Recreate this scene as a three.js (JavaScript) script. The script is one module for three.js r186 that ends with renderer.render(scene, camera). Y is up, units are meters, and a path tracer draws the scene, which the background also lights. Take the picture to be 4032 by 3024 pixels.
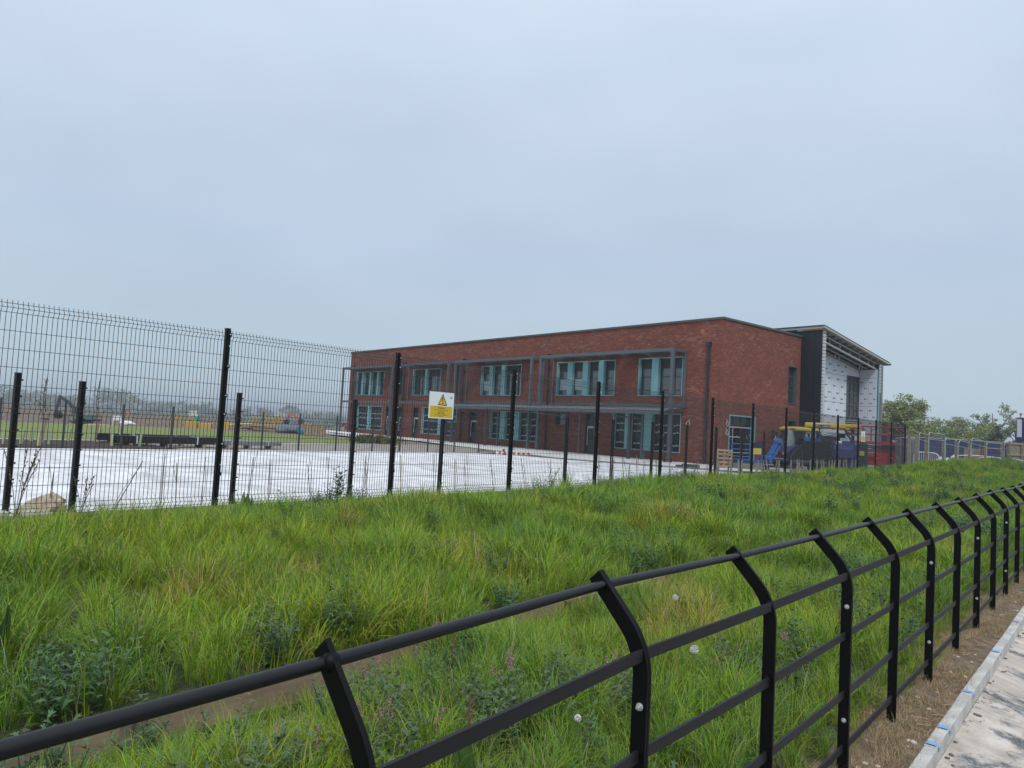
import * as THREE from 'three';
import { mergeGeometries, mergeVertices, toCreasedNormals } from 'three/addons/utils/BufferGeometryUtils.js';
import { RoundedBoxGeometry } from 'three/addons/geometries/RoundedBoxGeometry.js';
import { ImprovedNoise } from 'three/addons/math/ImprovedNoise.js';

// ---------- camera, sky, sun, exposure ----------
const scene = new THREE.Scene();
const camera = new THREE.PerspectiveCamera(56.62, 4032 / 3024, 0.05, 6000);
camera.position.set(0, 1.55, 0);                       // x: right of the footpath's direction, y: up, -z: along the footpath
camera.rotation.set(THREE.MathUtils.degToRad(3.33), THREE.MathUtils.degToRad(40.94), THREE.MathUtils.degToRad(3.13), 'YXZ');
const renderer = new THREE.WebGLRenderer({ antialias: true });
renderer.toneMapping = THREE.LinearToneMapping;
renderer.toneMappingExposure = 1.12;
renderer.shadowMap.enabled = true;

const noise3 = new ImprovedNoise();
const fbm = (x, y, z, o = 4) => { let a = 0, s = 1, t = 0; for (let i = 0; i < o; i++) { a += s * noise3.noise(x, y, z); t += s; x = x * 2.03 + 7.1; y = y * 2.03 + 3.7; z = z * 2.03 + 1.3; s *= 0.5; } return a / t; };
const lerp = (a, b, t) => a + (b - a) * t, clamp = (x, a = 0, b = 1) => Math.min(b, Math.max(a, x));
const sm = (a, b, x) => { const t = clamp((x - a) / (b - a)); return t * t * (3 - 2 * t); };
const table = (T, x) => { if (x <= T[0][0]) return T[0][1]; for (let i = 1; i < T.length; i++) if (x <= T[i][0]) return lerp(T[i - 1][1], T[i][1], (x - T[i - 1][0]) / (T[i][0] - T[i - 1][0])); return T[T.length - 1][1]; };

const SKY_GAIN = 1.0;
{ // thin even overcast: one dome of cloud, a little brighter overhead, with broad soft mottling
  const w = 1024, h = 512, data = new Float32Array(w * h * 4);
  const col = [[-90, [0.36, 0.40, 0.42]], [-2, [0.48, 0.56, 0.60]], [0, [0.53, 0.645, 0.70]], [5, [0.475, 0.59, 0.675]], [13, [0.455, 0.56, 0.70]], [22, [0.515, 0.605, 0.75]], [32, [0.59, 0.69, 0.82]], [50, [0.76, 0.86, 1.0]], [70, [0.95, 1.03, 1.14]], [90, [1.0, 1.08, 1.18]]];
  for (let j = 0; j < h; j++) {
    const el = ((j + 0.5) / h - 0.5) * 180, y = Math.sin(el * Math.PI / 180), c = Math.cos(el * Math.PI / 180);
    const rgb = [0, 1, 2].map(k => table(col.map(([e, v]) => [e, v[k]]), el));
    for (let i = 0; i < w; i++) {
      const a = ((i + 0.5) / w - 0.5) * 2 * Math.PI, x = c * Math.cos(a), z = c * Math.sin(a);
      const n = fbm(x * 2.2 + 11, y * 5, z * 2.2 + 5, 4), n2 = fbm(x * 5 + 3, y * 11 + 9, z * 5, 3);
      const m = el > 0 ? 1 + sm(0, 12, el) * (0.13 * n + 0.05 * n2) : 1, o = (j * w + i) * 4;
      data[o] = rgb[0] * m * SKY_GAIN; data[o + 1] = rgb[1] * (1 + (m - 1) * 0.9) * SKY_GAIN; data[o + 2] = rgb[2] * (1 + (m - 1) * 0.75) * SKY_GAIN; data[o + 3] = 1;
    }
  }
  const t = new THREE.DataTexture(data, w, h, THREE.RGBAFormat, THREE.FloatType);
  t.mapping = THREE.EquirectangularReflectionMapping; t.magFilter = t.minFilter = THREE.LinearFilter; t.needsUpdate = true;
  scene.background = t; scene.environment = t;
}
const sun = new THREE.DirectionalLight(new THREE.Color(1, 0.965, 0.91), 1.5);
sun.position.set(40, 95, 25); sun.target.position.set(-15, 0, -25);
sun.castShadow = true; sun.shadow.radius = 32; sun.shadow.mapSize.set(4096, 4096);
Object.assign(sun.shadow.camera, { left: -90, right: 90, top: 90, bottom: -90, near: 1, far: 260 });
scene.add(sun, sun.target);
scene.fog = new THREE.FogExp2(0xd3dde6, 0.00065);

// ---------- helpers ----------
let seedv = 20240507;
const seed = s => { seedv = s >>> 0; };
const R = () => { seedv = (seedv + 0x6D2B79F5) >>> 0; let t = seedv; t = Math.imul(t ^ (t >>> 15), t | 1); t ^= t + Math.imul(t ^ (t >>> 7), t | 61); return ((t ^ (t >>> 14)) >>> 0) / 4294967296; };
const rr = (a, b) => a + (b - a) * R();
const V = (x, y, z) => new THREE.Vector3(x, y, z);
const C = (r, g, b) => new THREE.Color().setRGB(r, g, b);
const DEG = Math.PI / 180;
const names = {};
const numbered = n => { const k = names[n] = (names[n] ?? -1) + 1; return k ? `${n}_${String(k).padStart(3, '0')}` : n; };
function prep(g) {
  g = g.index ? g.toNonIndexed() : g;
  if (!g.attributes.normal) g.computeVertexNormals();
  if (!g.attributes.uv) g.setAttribute('uv', new THREE.BufferAttribute(new Float32Array(g.attributes.position.count * 2), 2));
  for (const k of Object.keys(g.attributes)) if (!['position', 'normal', 'uv', 'color'].includes(k)) g.deleteAttribute(k);
  return g;
}
const mg = a => Array.isArray(a) ? (a.length === 1 ? prep(a[0]) : mergeGeometries(a.map(prep))) : prep(a);
function uvm(g) { // texture coordinates in metres, laid on the face's main direction
  g = prep(g); const p = g.attributes.position, n = g.attributes.normal, uv = g.attributes.uv;
  for (let i = 0; i < p.count; i++) {
    const ax = Math.abs(n.getX(i)), ay = Math.abs(n.getY(i)), az = Math.abs(n.getZ(i));
    if (ay >= ax && ay >= az) uv.setXY(i, p.getX(i), p.getZ(i)); else if (ax > az) uv.setXY(i, p.getZ(i), p.getY(i)); else uv.setXY(i, p.getX(i), p.getY(i));
  }
  return g;
}
function place(g, x, y, z, rx = 0, ry = 0, rz = 0) { if (rx || ry || rz) g.applyMatrix4(new THREE.Matrix4().makeRotationFromEuler(new THREE.Euler(rx, ry, rz, 'YXZ'))); return g.translate(x, y, z); }
const bx = (w, h, d, x = 0, y = 0, z = 0, rx = 0, ry = 0, rz = 0) => place(new THREE.BoxGeometry(w, h, d), x, y, z, rx, ry, rz);
const rb = (w, h, d, r, x = 0, y = 0, z = 0, rx = 0, ry = 0, rz = 0) => place(new RoundedBoxGeometry(w, h, d, 2, r), x, y, z, rx, ry, rz);
const span = (x0, x1, y0, y1, z0, z1) => bx(x1 - x0, y1 - y0, z1 - z0, (x0 + x1) / 2, (y0 + y1) / 2, (z0 + z1) / 2);
function bar(a, b, r, seg = 8, r2 = r) { const d = b.clone().sub(a), l = d.length(), g = new THREE.CylinderGeometry(r2, r, l, seg, 1); g.translate(0, l / 2, 0); g.applyQuaternion(new THREE.Quaternion().setFromUnitVectors(V(0, 1, 0), d.normalize())); return g.translate(a.x, a.y, a.z); }
function beam(a, b, w, h) { // box from a to b, w across, h upright
  const d = b.clone().sub(a), l = d.length(), x = d.normalize(), s = Math.abs(x.y) > 0.99 ? V(0, 0, 1) : V(0, 1, 0).cross(x).normalize().negate(), u = s.clone().cross(x).negate();
  const m = new THREE.Matrix4().makeBasis(x, u, x.clone().cross(u)), g = new THREE.BoxGeometry(l, h, w); g.translate(l / 2, 0, 0); g.applyMatrix4(m); return g.translate(a.x, a.y, a.z);
}
const tubeG = (pts, r, n = 24, s = 6) => new THREE.TubeGeometry(new THREE.CatmullRomCurve3(pts), n, r, s);
function extr(pts, depth, bevel = 0) { const s = new THREE.Shape(pts.map(p => new THREE.Vector2(p[0], p[1]))); return new THREE.ExtrudeGeometry(s, { depth, bevelEnabled: bevel > 0, bevelSize: bevel, bevelThickness: bevel, bevelSegments: 1 }); }
function M(name, geo, mat, parent = scene) {
  const m = new THREE.Mesh(mg(geo), mat); m.name = parent === scene ? numbered(name) : name; m.castShadow = m.receiveShadow = true; parent.add(m); return m;
}
function MS(name, geo, mat, parent) { const m = new THREE.Mesh(geo, mat); m.name = name; m.castShadow = m.receiveShadow = true; parent.add(m); return m; } // shares a geometry that is ready
function tag(o, label, category, group, kind) { Object.assign(o.userData, { label, category }); if (group) o.userData.group = group; if (kind) o.userData.kind = kind; return o; }
function thing(name, label, category, [x, y, z] = [0, 0, 0], turn = 0, group) { const o = new THREE.Group(); o.name = numbered(name); o.position.set(x, y, z); o.rotation.y = turn; scene.add(o); return tag(o, label, category, group); }
function struct(name, geo, mat, label, category) { const m = M(name, geo, mat); m.userData.kind = 'structure'; m.userData.label = label; m.userData.category = category; return m; }
function sub(name, parent) { const o = new THREE.Group(); o.name = name; parent.add(o); return o; }
function copy(o, [x, y, z], turn, label) { const c = o.clone(); c.name = numbered(o.name.replace(/_\d{3}$/, '')); c.userData = { ...o.userData, label: label ?? o.userData.label }; c.position.set(x, y, z); c.rotation.y = turn; scene.add(c); return c; }

// ---------- textures and materials ----------
function tex(w, h, fn, srgb = true, rep = [1, 1]) { // fn(x, y) -> [r, g, b] 0..1 (display values when srgb)
  const d = new Uint8Array(w * h * 4);
  for (let j = 0; j < h; j++) for (let i = 0; i < w; i++) { const c = fn(i, j), o = (j * w + i) * 4; d[o] = clamp(c[0]) * 255; d[o + 1] = clamp(c[1]) * 255; d[o + 2] = clamp(c[2]) * 255; d[o + 3] = 255; }
  const t = new THREE.DataTexture(d, w, h, THREE.RGBAFormat); t.wrapS = t.wrapT = THREE.RepeatWrapping; t.magFilter = THREE.LinearFilter; t.minFilter = THREE.LinearMipmapLinearFilter; t.generateMipmaps = true;
  if (srgb) t.colorSpace = THREE.SRGBColorSpace; t.repeat.set(...rep); t.needsUpdate = true; return t;
}
const S = v => v <= 0.0031308 ? v * 12.92 : 1.055 * Math.pow(v, 1 / 2.4) - 0.055; // linear to display
const wrapn = (i, j, w, h, f, z = 0, o = 4) => { // noise that wraps on a w by h tile (two angles on a torus)
  const a = i / w * 2 * Math.PI, b = j / h * 2 * Math.PI, r = f / (2 * Math.PI); return fbm(Math.cos(a) * r + z, Math.sin(a) * r + Math.cos(b) * r * 1.01 + 17, Math.sin(b) * r + z * 0.7, o);
};
const std = (o) => new THREE.MeshStandardMaterial({ roughness: 0.85, ...o });
const flat = (r, g, b, rough = 0.7, extra = {}) => std({ color: C(r, g, b), roughness: rough, ...extra });
function mottled(size, a, b, metres, { f = 6, z = 0, speck = 0.12, bump = 0.01, rough = 0.95, mix = null } = {}) {
  seed(9000 + Math.round(z * 10)); const g = new Float32Array(size * size); for (let i = 0; i < g.length; i++) g[i] = R();
  const H = (i, j) => 0.55 * g[j * size + i] + 0.45 * (0.5 + wrapn(i, j, size, size, f * 6, z + 4, 2));
  const map = tex(size, size, (i, j) => { const t = clamp(0.5 + 1.5 * wrapn(i, j, size, size, f, z)), k = 1 + speck * (g[j * size + i] * 2 - 1) * 2; const c = [0, 1, 2].map(q => S(Math.max(0, lerp(a[q], b[q], t) * k))); return mix ? mix(c, i, j, g[j * size + i]) : c; }, true, [1 / metres, 1 / metres]);
  const m = std({ map, roughness: rough });
  if (bump) { m.bumpMap = tex(size, size, (i, j) => { const v = H(i, j); return [v, v, v]; }, false, [1 / metres, 1 / metres]); m.bumpScale = bump; }
  return m;
}
const MAT = {};
{ // brickwork: 40 x 80 bricks on 9 m x 6 m, running bond, mixed reds with pale salted patches
  const w = 2048, h = 2048, nx = 40, ny = 80; seed(77);
  const bc = []; for (let j = 0; j < ny; j++) for (let i = 0; i < nx; i++) {
    const patch = wrapn(i * 51, j * 25.6 * 3, w, h * 3, 7, 2, 3), pale = R() < clamp(0.022 + 1.7 * (patch - 0.13)) ? rr(0.2, 0.6) : 0, t = R(), d = rr(0.84, 1.16) * (1 + 0.3 * wrapn(i * 51, j * 25.6, w, h, 9, 6, 3));
    const red = t < 0.55 ? [0.205, 0.056, 0.034] : t < 0.8 ? [0.232, 0.080, 0.048] : [0.168, 0.048, 0.033];
    bc.push(red.map((v, q) => lerp(v * d, [0.42, 0.26, 0.225][q], pale * 0.6)));
  }
  const cell = (i, j) => { const r = Math.floor(j / h * ny), xo = (i / w * nx + (r % 2) * 0.5) % nx, fx = xo % 1, fy = (j / h * ny) % 1; return [r * nx + Math.floor(xo), fx < 0.045 || fy < 0.15]; };
  MAT.brick = std({ roughness: 0.9, map: tex(w, h, (i, j) => { const [k, m] = cell(i, j); return (m ? [0.185, 0.088, 0.068] : bc[k]).map(S); }, true, [1 / 9, 1 / 6]), bumpMap: tex(w, h, (i, j) => { const v = cell(i, j)[1] ? 0 : 0.8 + 0.2 * R(); return [v, v, v]; }, false, [1 / 9, 1 / 6]), bumpScale: 0.008 });
}
MAT.black = new THREE.MeshPhysicalMaterial({ color: C(0.0045, 0.0048, 0.0055), roughness: 0.5, specularIntensity: 0.3 });
MAT.railGrey = new THREE.MeshPhysicalMaterial({ color: C(0.013, 0.0128, 0.0135), roughness: 0.5, specularIntensity: 0.6 });
MAT.railTop = new THREE.MeshPhysicalMaterial({ color: C(0.007, 0.0073, 0.0085), roughness: 0.36, specularIntensity: 0.7 });
MAT.blackPost = new THREE.MeshPhysicalMaterial({ color: C(0.005, 0.0055, 0.0055), roughness: 0.55, specularIntensity: 0.5 });
MAT.wire = std({ color: C(0.030, 0.031, 0.036), roughness: 0.5 });
MAT.bolt = std({ color: C(0.62, 0.63, 0.63), roughness: 0.35, metalness: 0.6 });
MAT.greySteel = flat(0.092, 0.108, 0.122, 0.5);
MAT.greyDark = flat(0.045, 0.052, 0.060, 0.5);
MAT.teal = flat(0.205, 0.43, 0.445, 0.45);
MAT.coping = flat(0.075, 0.085, 0.075, 0.5);
MAT.pane = new THREE.MeshPhysicalMaterial({ color: C(0.04, 0.045, 0.055), roughness: 0.04, ior: 2.0 });
MAT.paneDark = new THREE.MeshPhysicalMaterial({ color: C(0.012, 0.014, 0.016), roughness: 0.08, ior: 1.5 });
MAT.blind = flat(0.40, 0.47, 0.50, 0.25);
MAT.head = flat(0.035, 0.038, 0.042, 0.6);
MAT.tape = flat(0.5, 0.55, 0.57, 0.5);
MAT.pipe = flat(0.020, 0.024, 0.034, 0.45);
MAT.clad = flat(0.013, 0.017, 0.024, 0.55);
MAT.zinc = flat(0.36, 0.37, 0.37, 0.45, { metalness: 0.3 });
MAT.batten = flat(0.50, 0.53, 0.55, 0.6);
MAT.fasciaPale = flat(0.46, 0.45, 0.43, 0.6);
MAT.wood = mottled(256, [0.30, 0.215, 0.135], [0.42, 0.32, 0.21], 0.8, { f: 3, z: 3, speck: 0.14, bump: 0.003 });
MAT.sleeper = (() => { seed(5); const w = 512, h = 256, st = new Float32Array(h); for (let j = 0; j < h; j++) st[j] = R(); return std({ roughness: 0.9, map: tex(w, h, (i, j) => { const g = 0.5 + wrapn(i * 0.25, j * 3, w, h * 3, 30, 2, 3), k = 0.82 + 0.25 * g + 0.12 * st[j], t = 0.5 + wrapn(i, j, w, h, 4, 8, 3); return [lerp(0.235, 0.33, t), lerp(0.165, 0.245, t), lerp(0.11, 0.165, t)].map(v => S(v * k)); }, true, [1 / 1.2, 1 / 0.6]) }); })();
MAT.weathered = mottled(256, [0.20, 0.165, 0.125], [0.30, 0.255, 0.205], 1.0, { f: 4, z: 6, speck: 0.12, bump: 0.003 });
MAT.tube = flat(0.36, 0.46, 0.25, 0.5);
MAT.guard = mottled(128, [0.33, 0.31, 0.27], [0.48, 0.46, 0.42], 0.3, { f: 4, z: 7, speck: 0.1, bump: 0 });
MAT.cane = flat(0.20, 0.135, 0.095, 0.7);
MAT.twig = flat(0.115, 0.085, 0.065, 0.85);
MAT.leafYoung = new THREE.MeshPhysicalMaterial({ color: C(0.17, 0.2, 0.06), roughness: 0.8, transmission: 0.3, thickness: 0, side: THREE.DoubleSide });
MAT.glassCab = new THREE.MeshPhysicalMaterial({ color: C(0.56, 0.63, 0.63), roughness: 0.15, transmission: 0.12, thickness: 0, ior: 1.5 });
MAT.rubber = flat(0.014, 0.014, 0.014, 0.85);
MAT.white = flat(0.74, 0.75, 0.75, 0.6);
MAT.yellow = flat(0.72, 0.50, 0.05, 0.45);
MAT.red = flat(0.50, 0.030, 0.036, 0.45);
MAT.blue = flat(0.03, 0.15, 0.47, 0.45);
MAT.navyBlue = flat(0.022, 0.028, 0.085, 0.4);
MAT.violet = flat(0.038, 0.046, 0.15, 0.4);
MAT.orange = flat(0.62, 0.17, 0.03, 0.55);

// ---------- ground ----------
function sheet(xs, zs, fy, uvf) {
  const nx = xs.length, nz = zs.length, p = [], uv = [], ix = [];
  for (let j = 0; j < nz; j++) for (let i = 0; i < nx; i++) { const x = xs[i], z = zs[j]; p.push(x, fy(x, z), z); uv.push(...(uvf ? uvf(x, z) : [x, -z])); }
  for (let j = 0; j < nz - 1; j++) for (let i = 0; i < nx - 1; i++) { const a = j * nx + i, b = a + 1, c = a + nx, d = c + 1; ix.push(a, c, b, b, c, d); }
  const g = new THREE.BufferGeometry(); g.setAttribute('position', new THREE.Float32BufferAttribute(p, 3)); g.setAttribute('uv', new THREE.Float32BufferAttribute(uv, 2)); g.setIndex(ix); g.computeVertexNormals(); return g;
}
const steps = (a, b, n) => Array.from({ length: n + 1 }, (_, i) => lerp(a, b, i / n));
const bump2 = (x, z, f, s) => fbm(x * f + s, z * f - s, s * 1.7, 3);
// open land: level round the site, falling away to the left beyond the sports field
const landY = (x, z) => { const t = -56 - x; return -0.12 - 1.55 * sm(0, 45, t) - 6.5 * sm(55, 380, t) - 3 * sm(140, 500, -z - 60) + (t > 8 || z < -150 ? 0.25 * bump2(x, z, 0.05, 4) : 0); };
MAT.earth = mottled(512, [0.16, 0.125, 0.095], [0.245, 0.205, 0.165], 5, { f: 7, z: 1, speck: 0.13, bump: 0.03 });
const gx = [-4600, -3200, -2200, -1500, -1000, -700, -500, -380, -300, -240, -190, -150, -125, -105, -90, -78, -68, -60, -54, -46, -38, -30, -20, -10, 0, 15, 40, 90, 200, 500, 1200, 2500];
const gz = [-4600, -3200, -2200, -1500, -1000, -700, -500, -380, -300, -240, -190, -150, -125, -105, -90, -75, -60, -48, -36, -24, -12, 0, 12, 30, 80, 250, 700];
struct('ground', sheet(gx, gz, landY), MAT.earth, 'bare brown building site earth reaching to the horizon', 'ground');

// footpath: asphalt under trodden pale stone dust along the kerb
{
  const w = 1024, h = 2048, X = 3.8, L = 9; seed(31); const g = new Float32Array(w * h); for (let i = 0; i < g.length; i++) g[i] = R();
  const dust = (i, j) => { const x = i / w * X, n = wrapn(i, j, w * 2.4, h, 26, 3, 5), n2 = wrapn(i, j, w * 2.4, h, 110, 5, 3); const e = 0.30 + 0.95 * n; return clamp(0.5 + (e - x) * 6 + 2.2 * n2) * (0.86 + 0.22 * g[j * w + i]) * (Math.abs(wrapn(i, j, w * 2.4, h, 22, 12, 4)) < 0.012 ? 0.45 : 1); };
  const map = tex(w, h, (i, j) => { const d = dust(i, j), k = g[j * w + i], q = wrapn(i, j, w * 2.4, h, 60, 9, 3); const a = 0.10 + 0.30 * Math.pow(k, 3) + 0.10 * q + 0.16 * clamp(2.5 * wrapn(i, j, w * 2.4, h, 150, 4, 2)), c = [0.52 + 0.28 * q, 0.465 + 0.26 * q, 0.405 + 0.24 * q]; return [lerp(a, c[0], d), lerp(a * 0.99, c[1], d), lerp(a * 0.99, c[2], d)].map(v => S(Math.max(0.02, v))); }, true, [1, 1]);
  MAT.path = std({ map, roughness: 0.95, bumpMap: tex(w / 2, h / 2, (i, j) => { const d = dust(i * 2, j * 2), k = g[j * 2 * w + i * 2]; const v = lerp(0.5 * k, 0.45 + 0.25 * k, d); return [v, v, v]; }, false, [1, 1]), bumpScale: 0.012 });
  struct('footpath', sheet(steps(-0.735, 3.065, 12), steps(6, -110, 116), (x, z) => -0.06 + 0.006 * bump2(x, z, 2, 3), (x, z) => [(x + 0.735) / X, -z / L]), MAT.path, 'grey asphalt footpath dusted with pale stone beside the kerb', 'footpath');
}
{ // concrete edging kerb, one stone after another, with blue spray marks
  const kerb = new THREE.Group(); kerb.name = 'kerb'; scene.add(kerb); tag(kerb, 'narrow concrete edging kerb with blue spray marks beside the footpath', 'kerb', null, 'structure');
  MAT.kerb = mottled(512, [0.42, 0.405, 0.375], [0.58, 0.565, 0.53], 0.9, { f: 5, z: 2, speck: 0.09, bump: 0.004 });
  MAT.spray = mottled(128, [0.10, 0.28, 0.60], [0.26, 0.44, 0.70], 0.1, { f: 3, z: 4, speck: 0.2, bump: 0 });
  seed(12); const k0 = [0, 1, 2].map(() => { const g = uvm(rb(0.062, 0.2, 0.907, 0.006)); return g; });
  for (let i = 0; i < 70; i++) { const m = MS('kerbstone', k0[i % 3], MAT.kerb, kerb); m.position.set(-0.765 + rr(-0.004, 0.004), -0.078 + rr(-0.003, 0.003), 3 - i * 0.915 - 0.457); m.rotation.y = rr(-0.003, 0.003); }
  for (const [s, l] of [[4.36, 0.055], [4.66, 0.06], [5.46, 0.05], [6.72, 0.055], [8.05, 0.06], [9.7, 0.06], [3.1, 0.05]]) M('paint_mark', [bx(0.05, 0.0015, l * 0.8, -0.766, 0.0262, -s), bx(0.0015, 0.02, l * 0.6, -0.7287, 0.008, -s)], MAT.spray, kerb);
}
// grass bank: verge by the railing, timber edging, then the bank up to the mesh fence
const crestH = s => table([[-6, 0.17], [10, 0.19], [14, 0.21], [17, 0.22], [22, 0.24], [30, 0.32], [36, 0.42], [42, 0.72], [50, 0.86], [62, 0.86], [110, 0.8]], s);
const crestN = s => table([[-6, -9.2], [13, -9.15], [24, -8.1], [40, -7.5], [60, -6.6], [110, -6]], s);
function bankY(n, s) {
  const z = -s, wob = 0.055 * bump2(n, z, 0.9, 6) + 0.05 * bump2(n, z, 0.35, 2);
  if (n > -3.56) return lerp(0.004, -0.01, sm(-1.0, -2.2, n)) - 0.045 * sm(-2.5, -3.25, n) * (1 - sm(2.6, 4, s)) + (n < -1 ? wob * 0.7 : 0.006 * bump2(n, z, 4, 6));
  const H = crestH(s), N = crestN(s), t = (-3.6 - n) / (-3.6 - N);
  const near = 1 - sm(14, 26, s); if (t <= 1) return lerp(0.10, H, sm(0, 1, t) * 0.5 + t * 0.5) + near * 0.13 * sm(0, 0.42, t) * (1 - sm(0.5, 1, t)) + wob * sm(0, 0.15, t);
  return lerp(H, 0.12, sm(0, 1, (N - n) / (N + 10.4))) + wob * (1 - sm(0, 1, (N - n) / (N + 10.4)));
}
MAT.turf = mottled(512, [0.030, 0.044, 0.010], [0.065, 0.078, 0.022], 2.2, { f: 8, z: 5, speck: 0.3, bump: 0.02 });
MAT.soil = mottled(512, [0.11, 0.085, 0.062], [0.21, 0.165, 0.125], 2.5, { f: 8, z: 8, speck: 0.22, bump: 0.025 });
const zs = [...steps(6, -20, 78), ...steps(-20.6, -112, 150)];
struct('verge', sheet(steps(-3.52, -0.795, 16), zs, (x, z) => bankY(x, -z)), MAT.turf, 'grassy verge between the black railing and the timber edging', 'verge');
struct('grass_bank', sheet(steps(-9.55, -3.58, 26), zs, (x, z) => bankY(x, -z)), MAT.turf, 'overgrown grass bank rising from timber edging to the mesh fence', 'bank');
struct('planting_strip', sheet(steps(-10.9, -9.56, 9), zs, (x, z) => bankY(x, -z) - 0.16 * sm(-10.3, -10.9, x) + 0.03 * bump2(x, z, 2.2, 9)), MAT.soil, 'bare soil planting strip of canes behind the mesh fence', 'soil');
MAT.deadSoil = mottled(512, [0.17, 0.115, 0.066], [0.30, 0.225, 0.15], 0.9, { f: 9, z: 22, speck: 0.28, bump: 0.02 });
struct('dead_strip', sheet(steps(-1.17, -0.796, 6), zs, (x, z) => bankY(x, -z) + 0.006 - 0.02 * sm(-1.1, -1.17, x)), MAT.deadSoil, 'brown bare strip of killed turf along the kerb', 'soil');
// yard of pale crushed stone, pale concrete apron round the building
MAT.yard = mottled(1024, [0.57, 0.57, 0.58], [0.83, 0.83, 0.84], 9, { f: 12, z: 11, speck: 0.09, bump: 0.012, mix: (c, i, j, r) => { const k = 1 - 0.10 * clamp(3 * wrapn(i * 0.25, j, 1024, 1024, 14, 3, 3)) - (r > 0.985 ? 0.12 : 0); return c.map(v => v * k); } });
MAT.apron = mottled(512, [0.52, 0.51, 0.49], [0.68, 0.67, 0.65], 4, { f: 6, z: 13, speck: 0.06, bump: 0.004 });
const poly = (pts, y) => { const g = new THREE.ShapeGeometry(new THREE.Shape(pts.map(([x, z]) => new THREE.Vector2(x, -z)))); g.rotateX(-Math.PI / 2); return g.translate(0, y, 0); };
struct('yard', uvm(poly([[-10.75, 7], [-10.75, -27.5], [-12.2, -31.2], [-15, -31.9], [-20.9, -30.1], [-25.2, -29.6], [-27.2, -27.5], [-27.25, 7]], -0.05)), MAT.yard, 'wide yard of bright white crushed stone', 'yard');
const BX = -17.316, BZ = -37.885, BR = -9.43 * DEG;
{ const g = uvm(poly([[-49, 0.2], [-49, 4.4], [-24, 4.6], [-9, 7.6], [-2, 8.3], [2.5, 6.4], [4.5, 3], [4.5, -9], [-0.1, -9], [-0.1, 0.2]], -0.03)); g.rotateY(BR); g.translate(BX, 0, BZ); struct('apron', g, MAT.apron, 'pale concrete apron along the foot of the brick building', 'apron'); }
{ // row of edging stones between yard and apron
  const k = new THREE.Group(); k.name = 'yard_edging'; scene.add(k); tag(k, 'thin line of grey edging stones across the white yard', 'edging', null, 'structure');
  const pts = [[-25.2, -29.55], [-20.9, -30.05], [-15, -31.85], [-12.2, -31.15]], m = flat(0.2, 0.19, 0.18, 0.9);
  for (let i = 0; i < 3; i++) { const a = V(pts[i][0], -0.03, pts[i][1]), b = V(pts[i + 1][0], -0.03, pts[i + 1][1]), n = Math.round(a.distanceTo(b) / 0.9); for (let j = 0; j < n; j++) M('edging_stone', beam(a.clone().lerp(b, (j + 0.01) / n), a.clone().lerp(b, (j + 0.985) / n), 0.1, 0.09), m, k); }
}
// beds beyond the yard, then the sports field
MAT.mulch = mottled(512, [0.045, 0.03, 0.024], [0.10, 0.066, 0.052], 2.4, { f: 9, z: 15, speck: 0.35, bump: 0.04 });
MAT.subsoil = mottled(512, [0.225, 0.20, 0.17], [0.32, 0.29, 0.255], 5, { f: 7, z: 16, speck: 0.1, bump: 0.02 });
MAT.concStrip = mottled(256, [0.36, 0.35, 0.32], [0.46, 0.45, 0.42], 2, { f: 5, z: 17, speck: 0.07, bump: 0 });
MAT.lawn = mottled(512, [0.155, 0.195, 0.045], [0.205, 0.25, 0.07], 4, { f: 7, z: 18, speck: 0.18, bump: 0.03 });
struct('dirt_strip', uvm(poly([[-27.26, 7], [-27.26, -38], [-36, -40.5], [-36, 7]], -0.07)), MAT.subsoil, 'strip of bare tan subsoil between the yard and the field', 'dirt');
struct('mulch_bed', sheet([-33.3, -32, -30.6, -29.2, -28.2, -27.6], steps(7, -12.6, 30), (x, z) => -0.052 + 0.05 * sm(-27.6, -28.2, x) * sm(-33.3, -32.6, x) * sm(-12.6, -11.6, z) * (1 + 1.2 * bump2(x, z, 1.5, 8))), MAT.mulch, 'dark bark mulch bed with green tree tubes', 'bed');
struct('edge_strip', uvm(poly([[-33.3, 7], [-33.3, -19], [-34.2, -24], [-34.9, -24], [-34.2, -19], [-34.2, 7]], -0.062)), MAT.concStrip, 'grey concrete edge along the sports field', 'edging');
struct('sports_field', uvm(poly([[-34.3, 20], [-34.3, -18], [-36, -27], [-40, -31.5], [-45, -31], [-50, -29], [-55.5, -23], [-58, -10], [-58, 20]], -0.055)), MAT.lawn, 'flat mown green sports field beyond the yard', 'field');

// ---------- school building: local x runs to the right along the brick front, z towards the yard ----------
const school = thing('school_building', 'two storey red brick school building with teal window surrounds and grey sunshade frames', 'building', [BX, -0.05, BZ], BR);
const WIN = []; // [x0, x1, y0, y1] openings of the long front
const U = (a, b, y0, y1) => [-Math.max(a, b), -Math.min(a, b), y0, y1];
const upper = [
  { o: U(2.64, 6.02, 3.87, 6.24), fins: [[4.47, 4.98]], mull: [3.40] },
  { o: U(7.98, 13.47, 3.87, 6.24), fins: [[9.0, 9.46], [10.44, 10.93], [11.93, 12.41]], mull: [], white: [0, 1] },
  { o: U(17.35, 22.32, 3.86, 6.23), fins: [[19.29, 19.75], [20.8, 21.28]], mull: [17.95], white: [0] },
  { o: U(28.07, 32.6, 3.84, 6.23), fins: [[30.19, 30.57]], mull: [28.9, 31.3] },
  { o: U(37.88, 43.5, 3.83, 6.23), fins: [[38.87, 39.27], [40.43, 40.84], [41.95, 42.44]], mull: [] }];
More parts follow.
